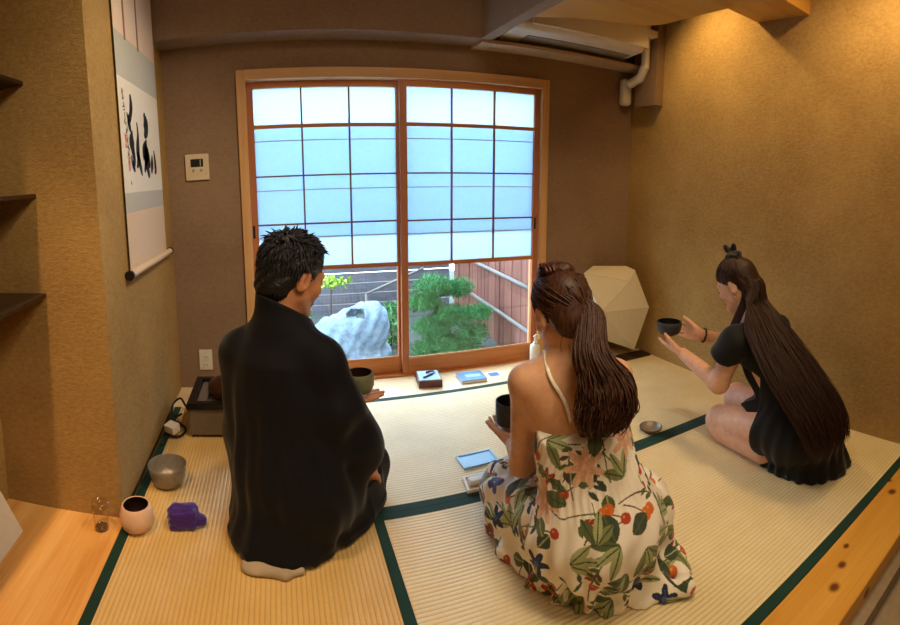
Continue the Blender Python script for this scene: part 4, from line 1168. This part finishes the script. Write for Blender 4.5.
# claw clip on the crown
cl = empty('x', (0,0,0)) if False else None
g = Geo()
for k in range(6):
    a = -.030+.012*k
    g.tube(catmull([H(a-.02, -.005, .128), H(a-.02, -.022, .146), H(a-.02, -.045, .140), H(a-.02, -.056, .118)], 10), .0042, 7)
g.tube([H(-.055, -.024, .147), H(.015, -.024, .147)], .0055, 8)
g.build('hair_claw', MT['claw'], t, smooth=True)
S = Field(H(-.01, -.02, .12)-.07, H(-.01, -.02, .12)+.07, .003)
S.put(ell(H(-.012, -.010, .128), np.array([.044, .040, .022]), HM), .01).put(ell(H(.012, -.04, .120), np.array([.034, .030, .020]), HM), .02)
S.warp(lambda X, Y, Z: .0018*np.sin(230*X+120*Z)*np.sin(160*Y))
V, F = S.mesh(); link_mesh('hair_twist', V, F, MT['hair_brown'], t, smooth=True)

# dress
S = Field((.54, .84, -.005), (1.26, 1.66, .56), .0045)
fr = frame(f)
S.put(ell((.782, 1.135, .43), (.137, .102, .15), MS), .03)
S.put(ell((.790, 1.112, .33), (.138, .110, .12), MS), .05)
S.put(ell((.812, 1.080, .19), (.190, .165, .16), fr), .07)
hem = [(.665, 1.545), (.622, 1.44), (.618, 1.31), (.640, 1.18), (.690, 1.07), (.76, .992), (.856, .955), (.93, .935), (.99, .985), (1.03, 1.08), (1.09, 1.17), (1.09, 1.35), (1.0, 1.50), (.85, 1.58), (.75, 1.59)]
S.put(polyblob(hem, .0, lambda d, x, y: .018+.19*(1-np.exp(-d/.085)), .24), .06)
for s in (-1, 1):
    hip = np.array([.80, 1.12, .17])+r_*s*.09; kn = hip+f*.38+r_*s*.03-np.array([0, 0, .065]); S.put(cap(hip, kn, .10, .088), .05)
S.put(ell((.70, 1.40, .10), (.085, .13, .095)), .05)
S.put(cap((.93, .935, .012), (1.00, .925, .022), .012, .030), .015).put(cap((1.00, .925, .026), (1.04, 1.00, .03), .034, .030), .015).put(cap((.95, .975, .03), (1.04, 1.06, .04), .034, .026), .02)
S.put(ell((1.02, 1.12, .15), (.055, .11, .11)), .04)
def dfold(X, Y, Z):
    a = np.arctan2(X-.80, Y-1.13); low = np.clip((.36-Z)/.25, 0, 1); rr = np.hypot(X-.80, Y-1.13)
    w = low*(.0075*np.sin(11*a+2*np.sin(3*Z*9)) + .0045*np.sin(23*a+9*rr+1.3))
    mid = np.clip(1-np.abs(Z-.37)/.12, 0, 1)
    w = w + mid*(.0030*np.sin(46*a+3*np.sin(31*Z)) + .0018*np.sin(70*Z+9*a))
    kx = np.exp(-(((X-.69)/.09)**2+((Y-1.42)/.13)**2))
    return w + kx*(.008*np.sin(58*X+46*Z+25*Y)+.004*np.sin(95*Y-60*X))
S.warp(dfold)
# neckline: open back, low between the straps
topz = lambda X, Y: .500 + .35*((X-.782)*fs_[0]+(Y-1.135)*fs_[1]) + .12*np.clip((X-.80), 0, .2) - .05*np.clip(.72-X, 0, .1)/.1
S.cut(lambda X, Y, Z: Z-topz(X, Y))
S.put(cap(LE, LW, .045, .034), .01, 's').put(cap(LE+(LS-LE)*.55, LE, .040, .042), .01, 's')
S.cut(lambda X, Y, Z: .002-Z+0*X+0*Y)
V, F = S.mesh(1)
# split every quad in four so the printed pattern is crisp
def refine(V, F):
    E = np.sort(np.concatenate([F[:, [i, (i+1) % 4]] for i in range(4)]), 1)
    U, inv = np.unique(E, axis=0, return_inverse=True); inv = inv.reshape(4, -1).T
    n = len(V); V2 = np.concatenate([V, V[U].mean(1), V[F].mean(1)]); ec = n+inv; fc = n+len(U)+np.arange(len(F))
    return V2, np.concatenate([np.stack([F[:,i], ec[:,i], fc, ec[:,i-1]], 1) for i in range(4)])
V, F = refine(V, F)
nrm = np.zeros_like(V); fn_ = np.cross(V[F[:,2]]-V[F[:,0]], V[F[:,3]]-V[F[:,1]])
for i in range(4): np.add.at(nrm, F[:,i], fn_)
nrm /= np.linalg.norm(nrm, axis=1)[:,None]+1e-12
colr = np.tile(np.array(lin('#ece3d2')[:3]), (len(V), 1))
K_ = {k: np.array(lin(v)[:3]) for k, v in dict(olive='#7d8450', green='#57633c', deep='#3f4a38', sage='#a3a873', red='#b5402c', orange='#d2692a', navy='#25304e', grey='#858a98', pink='#d3a083', peach='#dfb596', brown='#5c4532', yellow='#d0a352', crimson='#a8232c', blue='#46588c', rust='#8e3f25').items()}
MS_ = 1.55
def patch(c, ang, R):
    R = R*MS_
    i = np.argmin(((V-c)**2).sum(1)); n = nrm[i]; p = V[i]
    d = V-p; near = np.flatnonzero(((d**2).sum(1) < R*R) & (nrm @ n > .15)); d = d[near]
    up_ = np.array([0, 0, 1.]) if abs(n[2]) < .9 else f
    a = unit(np.cross(up_, n)); b = np.cross(n, a); x, y = d@a, d@b
    x = x/MS_; y = y/MS_; return near, x*math.cos(ang)+y*math.sin(ang), -x*math.sin(ang)+y*math.cos(ang)
def put(idx, mask, k): colr[idx[mask]] = K_[k]
def leafm(c, ang, L, Wd, k, rib='deep'):
    I, x, y = patch(c, ang, L*1.1); s = x/L
    put(I, (s > 0) & (s < 1) & (np.abs(y) < Wd*np.sin(PI*np.clip(s, 0, 1))**.8), k)
    if rib: put(I, (s > 0) & (s < .95) & (np.abs(y) < .0011), rib)
def stem(c, ang, L, k='brown', bend=.2):
    I, x, y = patch(c, ang, L*1.1); put(I, (x > 0) & (x < L) & (np.abs(y-bend*x*x/L) < .0013), k)
def flower(c, R, k, kc, n=5, ang=0):
    I, x, y = patch(c, ang, R*1.1); th = np.arctan2(y, x); rr = np.hypot(x, y)
    put(I, rr < R*(.72+.28*np.cos(n*th)), k); put(I, (rr < R*.6) & (np.abs(np.sin(n*th/2)) < .12), kc); put(I, rr < R*.22, kc)
def berry(c, R, k):
    I, x, y = patch(c, 0, R*1.3); put(I, np.hypot(x, y) < R, k); put(I, np.hypot(x+.3*R, y-.3*R) < .22*R, 'yellow')
def butterfly(c, ang, R, k):
    I, x, y = patch(c, ang, R*1.3)
    for s in (-1, 1):
        put(I, ((x-s*.45*R)/(.5*R))**2+((y-.25*R)/(.42*R))**2 < 1, k); put(I, ((x-s*.35*R)/(.34*R))**2+((y+.38*R)/(.32*R))**2 < 1, k)
        put(I, (np.abs(y-.25*R-.3*(x*s-.1*R)) < .0012) & (x*s > .1*R) & (x*s < .85*R), 'brown')
    put(I, (np.abs(x) < .05*R) & (np.abs(y) < .5*R), 'brown')
rs = np.random.RandomState(21)
cand = V[rs.permutation(len(V))[:6000]]; used = []
def free(dist):
    for c in cand:
        if all(np.linalg.norm(c-u) > dist*(.5*(d0+1)) for u, d0 in used) and c[2] > .012: return c
    return None
seq = ['leafpair', 'berries', 'sprig', 'navy', 'vine', 'peony', 'butterfly', 'leafpair', 'red', 'sprig', 'vine', 'berries', 'fern', 'leafpair', 'red', 'vine']
for it in range(170):
    c = free(.058)
    if c is None: break
    used.append((c, 1.0)); kind = seq[it % len(seq)]; a = rs.uniform(0, 2*PI)
    if kind == 'leafpair':
        stem(c, a, .06, 'green')
        for s in (-1, 1): leafm(c, a+s*.7, rs.uniform(.038, .055), .009, rs.choice(['olive', 'sage', 'green']))
        leafm(c, a, .05, .008, 'sage')
    elif kind == 'berries':
        stem(c, a, .05, 'brown'); I = np.array([math.cos(a), 0, math.sin(a)])
        berry(c+I*.0, .011, 'orange'); berry(c+np.array([.018, .006, .004]), .010, rs.choice(['orange', 'red'])); leafm(c, a+1.2, .045, .016, 'deep', 'green')
    elif kind == 'sprig':
        stem(c, a, .075, 'brown', .4)
        for s in range(5): leafm(c+np.array([.0, 0, .0])+.011*s*np.array([math.cos(a), 0, math.sin(a)]), a+(.9 if s % 2 else -.9), .018, .0038, rs.choice(['brown', 'rust', 'green']), None)
    elif kind == 'navy': flower(c, .024, 'navy', 'blue', 5, a); leafm(c, a+2, .05, .007, 'sage')
    elif kind == 'peony': flower(c, .036, 'peach', 'pink', 7, a); flower(c, .022, 'pink', 'peach', 5, a+.5); leafm(c+np.array([.03, 0, .02]), a, .04, .013, 'green')
    elif kind == 'butterfly': butterfly(c, a*.2, .024, rs.choice(['grey', 'blue', 'rust']))
    elif kind == 'red': flower(c, .017, rs.choice(['red', 'crimson']), 'yellow', 5, a); leafm(c, a+1.5, .036, .009, 'green'); leafm(c, a-1.5, .036, .009, 'olive')
    elif kind == 'fern':
        for s in range(6): leafm(c+np.array([.006*s, 0, .006*s]), a+(1.0 if s % 2 else -1.0), .022, .004, 'deep', None)
    else:
        stem(c, a, .09, 'green', .3); leafm(c+.03*np.array([math.cos(a), 0, math.sin(a)]), a+.9, .032, .013, 'deep', 'sage'); leafm(c+.05*np.array([math.cos(a), 0, math.sin(a)]), a-.9, .030, .012, 'green', 'sage'); berry(c, .009, 'red')
dm = MatB('floral_cotton'); dm.set(Roughness=.8); dm.p.inputs['Specular IOR Level'].default_value = .2; dm.p.inputs['Sheen Weight'].default_value = .2
ca = dm.n('ShaderNodeVertexColor'); ca.layer_name = 'print'; dm.base(ca.outputs[0]); dm.bump(dm.noise(dm.coords(), 900, 2), .15, .001)
o = link_mesh('dress', V, F, dm.m, t, smooth=True)
at = o.data.color_attributes.new('print', 'FLOAT_COLOR', 'POINT')
at.data.foreach_set('color', np.concatenate([colr, np.ones((len(V), 1))], 1).astype(np.float32).ravel())
# shoulder straps
MT['strap'] = plain('strap_cotton', '#efe6d2', .8, 0, .2, 120)
def ribbon(pts, w, out, name, m, par):
    P = catmull(pts, 22); T = np.gradient(P, axis=0); g = Geo(); Vr = []
    for p, tt in zip(P, T):
        o_ = unit(np.asarray(out)); s_ = unit(np.cross(unit(tt), o_)); Vr += [p-s_*w, p+s_*w, p+s_*w+o_*.002, p-s_*w+o_*.002]
    n = len(P); g.add(Vr, [(4*i+k, 4*i+(k+1) % 4, 4*i+4+(k+1) % 4, 4*i+4+k) for i in range(n-1) for k in range(4)]+[(0,1,2,3), (4*n-1,4*n-2,4*n-3,4*n-4)]); return g.build(name, m, par, smooth=True)
# the strap is laid on the skin by looking for the body's surface from behind
body_d = bpy.data.objects[t.children[0].name]
from mathutils.bvhtree import BVHTree
def lay(par, pts, lift):
    me = par.data; org = WLOC[par.name]
    bv = BVHTree.FromPolygons([v.co for v in me.vertices], [p.vertices[:] for p in me.polygons]); out = []
    for p in pts:
        loc, n, i, d = bv.find_nearest(Vector(p)-org); out.append(np.array(loc+n*lift+org))
    return out
ribbon(lay(body_d, [N0-rs_*.088+np.array([0, .0, .03]), N0-rs_*.078+np.array([-.01, -.06, -.03]), N0-rs_*.066+np.array([0, -.10, -.09]), N0-rs_*.050+np.array([0, -.11, -.15])], .0035), .0048, unit(-fs_+np.array([0, 0, .6])), 'shoulder_strap', MT['strap'], t)
ribbon(lay(body_d, [N0+rs_*.088+np.array([0, .0, .03]), N0+rs_*.078+np.array([0, -.06, -.03]), N0+rs_*.066+np.array([0, -.10, -.09]), N0+rs_*.055+np.array([0, -.11, -.15])], .0035), .0048, unit(-fs_+np.array([0, 0, .6])), 'shoulder_strap', MT['strap'], t)

vessel('tea_bowl', 'charcoal straight sided tea bowl held by the woman in the floral dress', 'tea bowl', tuple(bowlD),
       [(.030, .0), (.032, .004), (.050, .008), (.054, .016), (.0545, .086)], [(.0505, .086), (.050, .02), (.046, .012), (.0, .010)], 'raku_black', 'raku_black_in')

# ================================================================== the woman in black by the right wall
az = -2
f = azdir(az); r_ = np.array([f[1], -f[0], 0.])
t = empty('person', (1.82, 1.12, 0), 'woman in a short black outfit kneeling by the right wall, holding up a black bowl', 'person', 'people at the tea gathering')
HM = frame(azdir(-14, -28)); HC = np.array([1.768, 1.425, .715]); q = .93
S = Field((1.42, .84, -.01), (2.22, 1.95, .98), .0042)
Pr = head(S, HC, HM, q)
N0 = np.array([1.790, 1.325, .572])
S.put(cap(HC+HM @ np.array([0, -.034, -.05])*q, N0, .047, .052), .03)
rs_ = r_; 
LS, RS = N0 - r_*.150 + np.array([0, -.01, -.065]), N0 + r_*.150 + np.array([0, -.01, -.065])
S.put(cap(N0-(0,0,.01), LS, .042, .047), .035).put(cap(N0-(0,0,.01), RS, .042, .047), .035)
S.put(cap((1.785, 1.275, .49), (1.80, 1.16, .30), .105, .10), .05).put(ell((1.82, 1.10, .17), (.155, .14, .13), frame(f)), .05)
LE, LW = np.array([1.625, 1.375, .318]), np.array([1.632, 1.605, .382])
RE, RW = np.array([2.00, 1.50, .37]), np.array([1.764, 1.632, .442])
S.put(cap(LS, LE, .048, .040), .03).put(cap(LE, LW, .041, .026), .025)
S.put(cap(RS, RE, .046, .038), .03).put(cap(RE, RW, .038, .026), .025)
cupR = np.array([1.664, 1.737, .430])
hand(S, LW, (-.02, .98, .10), (.50, -.05, .86), (-.8, .1, .5), [.14, .14, .16, .20], .92, (.75, .5, .35), .1, .09)
hand(S, RW, (-.10, .98, .02), (-.97, -.10, .2), (.1, .1, 1), [.18, .20, .22, .25], .92, (.85, .42, .05), .1, .05)
for s, kx, ky in ((-1, 1.750, 1.455), (1, 1.935, 1.515)):
    hip = np.array([1.82, 1.12, .16])+r_*s*.085; kn = np.array([kx, ky, .092 if s < 0 else .13])
    if s < 0: S.put(cap((1.742, 1.42, .052), (1.712, 1.19, .052), .052, .048), .03)
    S.put(cap(hip, kn, .092, .064), .03).put(cap(kn-(0,.02,.040), hip-f*.02-(0,0,.105), .052, .046), .03)
    S.put(ell(kn+(0,.008,-.01), (.058, .056, .060)), .03)
S.cut(lambda X, Y, Z: .001-Z+0*X+0*Y)
V, F = S.mesh(); mi = skin_faces(V, F, Pr, HM.T, HC, q)
link_mesh('body', V, F, [MT['skin_light'], MT['lip']], t, smooth=True, mi=mi)
face_bits(t, Pr, HM, q, MT['brow'])
# outfit
S = Field((1.42, .80, -.005), (2.22, 1.55, .70), .0045)
S.put(ell((1.815, 1.065, .17), (.185, .175, .165), frame(f)), .05)
S.put(cap((1.785, 1.27, .48), (1.805, 1.14, .28), .128, .125), .06)
S.put(cap(LS, LS+(LE-LS)*.34+np.array([-.012, .02, 0]), .056, .066), .03).put(cap(RS, RS+(RE-RS)*.34, .056, .066), .03)
S.put(cap(LS, RS, .062), .05)
hem = [(1.690, 1.20), (1.672, 1.07), (1.680, .985), (1.735, .912), (1.84, .872), (1.94, .885), (1.985, .96), (1.99, 1.12), (1.93, 1.24)]
S.put(polyblob(hem, .0, lambda d, x, y: .02+.17*(1-np.exp(-d/.06)), .22), .05)
for s in (-1, 1):
    hip = np.array([1.82, 1.12, .16])+r_*s*.085; S.put(cap(hip, hip+f*.13-(0,0,.01), .112, .106), .04)
S.put(cap(HC+HM @ np.array([0, -.03, -.06])*q, N0-(0,0,.01), .062, .060), .01, 's')
S.put(ell(N0+f*.07+np.array([0, 0, .02]), (.06, .07, .06)), .02, 's')
S.cut(lambda X, Y, Z: (Y-1.25-2.2*np.clip(Z-.19, 0, 1))*.5 + 0*X)      # hem across the thighs
armhole = LS+(LE-LS)*.30
dA = unit(LE-LS)
S.put(cap(LS+(LE-LS)*.12, LE, .050, .062), .004, 's'); dB = unit(RE-RS); S.put(cap(RS+(RE-RS)*.12, RE, .050, .062), .004, 's')
S.cut(lambda X, Y, Z: np.where((X < 1.70) & (Y > 1.20), (X-LS[0])*dA[0]+(Y-LS[1])*dA[1]+(Z-LS[2])*dA[2]-.085, -1))
S.warp(lambda X, Y, Z: .003*np.sin(38*Y+30*Z+8*np.sin(7*X)) + .0035*np.sin(21*np.arctan2(X-1.82, Y-1.08)+14*Z)*np.clip((.35-Z)/.2, 0, 1))
S.cut(lambda X, Y, Z: .002-Z+0*X+0*Y)
V, F = S.mesh(1); link_mesh('black_outfit', V, F, MT['black_cotton'], t, smooth=True)
# hair: half tied up with a scrunchie, long down the back
S = Field(HC-.16, HC+.16, .0032)
H = lambda x, y, z: HC + HM @ (np.array([x, y, z])*q)
S.put(ell(H(0, -.016, .046), np.array([.0775, .098, .084])*q, HM), .01)
S.put(ell(H(0, -.062, -.022), np.array([.068, .054, .070])*q, HM), .03)
S.put(ell(H(0, .100, -.022), np.array([.070, .072, .072])*q, HM), .012, 's')
for s in (-1, 1):
    S.put(ell(H(s*.085, .045, -.055), np.array([.030, .06, .060])*q, HM), .01, 's'); S.put(ell(H(s*.088, -.006, -.010), np.array([.020, .026, .040])*q, HM), .006, 's')
V1, F1 = S.mesh()
hf = hairline(.02)
def st(rs):
    p = hf(rs)
    while p[1] < -.03: p = hf(rs)
    return p
Vc, Fc = cap_hair(HC, HM, q, (.083, .103, .088), np.array([0, -.016, .046]), st, 800, (.0, -.040, .130), .0021, 6)
vr = np.array([.57, -.82, 0]); vb = np.array([-.82, -.57, 0])
rows = [(H(0, -.03, .050), HM[:,0]*.055, HM[:,2]*.030), (H(0, -.060, .01), HM[:,0]*.072, HM[:,1]*.036), (H(0, -.074, -.055), HM[:,0]*.074, HM[:,1]*.040), (np.array([1.755, 1.275, .600]), r_*.108, np.array([0, -.026, .038])), (np.array([1.738, 1.185, .52]), r_*.148, np.array([0, -.036, .028])), (np.array([1.742, 1.055, .39]), r_*.168, np.array([0, -.048, .020])), (np.array([1.762, .945, .26]), r_*.172, np.array([0, -.044, .010])), (np.array([1.775, .892, .14]), r_*.150, np.array([0, -.030, .0]))]
Vt, Ft = flow_locks(rows, 1900, .0023, 26, .008, 13, .3, .35, .16)
rows2 = [(H(-.066, -.065, .02), HM[:,0]*.008, HM[:,1]*.025), (H(-.072, -.058, -.06), HM[:,0]*.008, HM[:,1]*.022), (np.array([1.660, 1.365, .50]), r_*.010, f*.020), (np.array([1.675, 1.395, .38]), r_*.010, f*.022), (np.array([1.690, 1.400, .26]), r_*.008, f*.014)]
Vf, Ff = flow_locks(rows2, 80, .0022, 18, .006, 14, .3, .3, .25)
V, F = join([(V1, F1), (Vc, Fc), (Vt, Ft), (Vf, Ff)])
link_mesh('hair', V, F, MT['hair_dark'], t, smooth=True)
S = Field(H(0, -.035, .150)-.09, H(0, -.035, .150)+.09, .003)
for k in range(10):
    a = 2*PI*k/10; S.put(ell(H(.026*math.cos(a), -.035+.026*math.sin(a), .132+.006*math.sin(3*a)), (.017, .017, .015), HM), .005)
S.put(ell(H(-.004, -.018, .176), (.012, .014, .026), HM @ np.array(Euler((-.3, .2, 0)).to_matrix())), .008).put(ell(H(.004, -.050, .170), (.012, .014, .022), HM @ np.array(Euler((.4, -.2, 0)).to_matrix())), .008)
S.put(ell(H(0, -.035, .138), (.024, .024, .018), HM), .01)
V, F = S.mesh(); link_mesh('scrunchie', V, F, MT['scrunchie'], t, smooth=True)
# bracelet and earring
d_ = unit(RW-RE); a_ = unit(np.cross(d_, (0,0,1))); b_ = np.cross(d_, a_); c_ = RW-d_*.022
g = Geo()
for k in range(16):
    th = 2*PI*k/16; g.ball(c_+(a_*math.cos(th)+b_*math.sin(th))*.0305, .0058, 8)
g.build('bead_bracelet', MT['bracelet'], t, smooth=True)
g = Geo(); g.tube([H(-.084, -.006, -.040)+HM @ np.array([0, .0085*math.cos(k), .0085*math.sin(k)-.006]) for k in np.linspace(0, 2*PI, 16)], .0015, 6)
g.build('hoop_earring', MT['gold'], t, smooth=True)
vessel('tea_bowl', 'black tea bowl raised in the hands of the woman in black', 'tea bowl', tuple(cupR),
       [(.026, .0), (.028, .004), (.046, .010), (.056, .026), (.060, .050), (.059, .066)], [(.055, .066), (.056, .05), (.051, .027), (.038, .012), (.0, .009)], 'raku_black', 'raku_black_in')
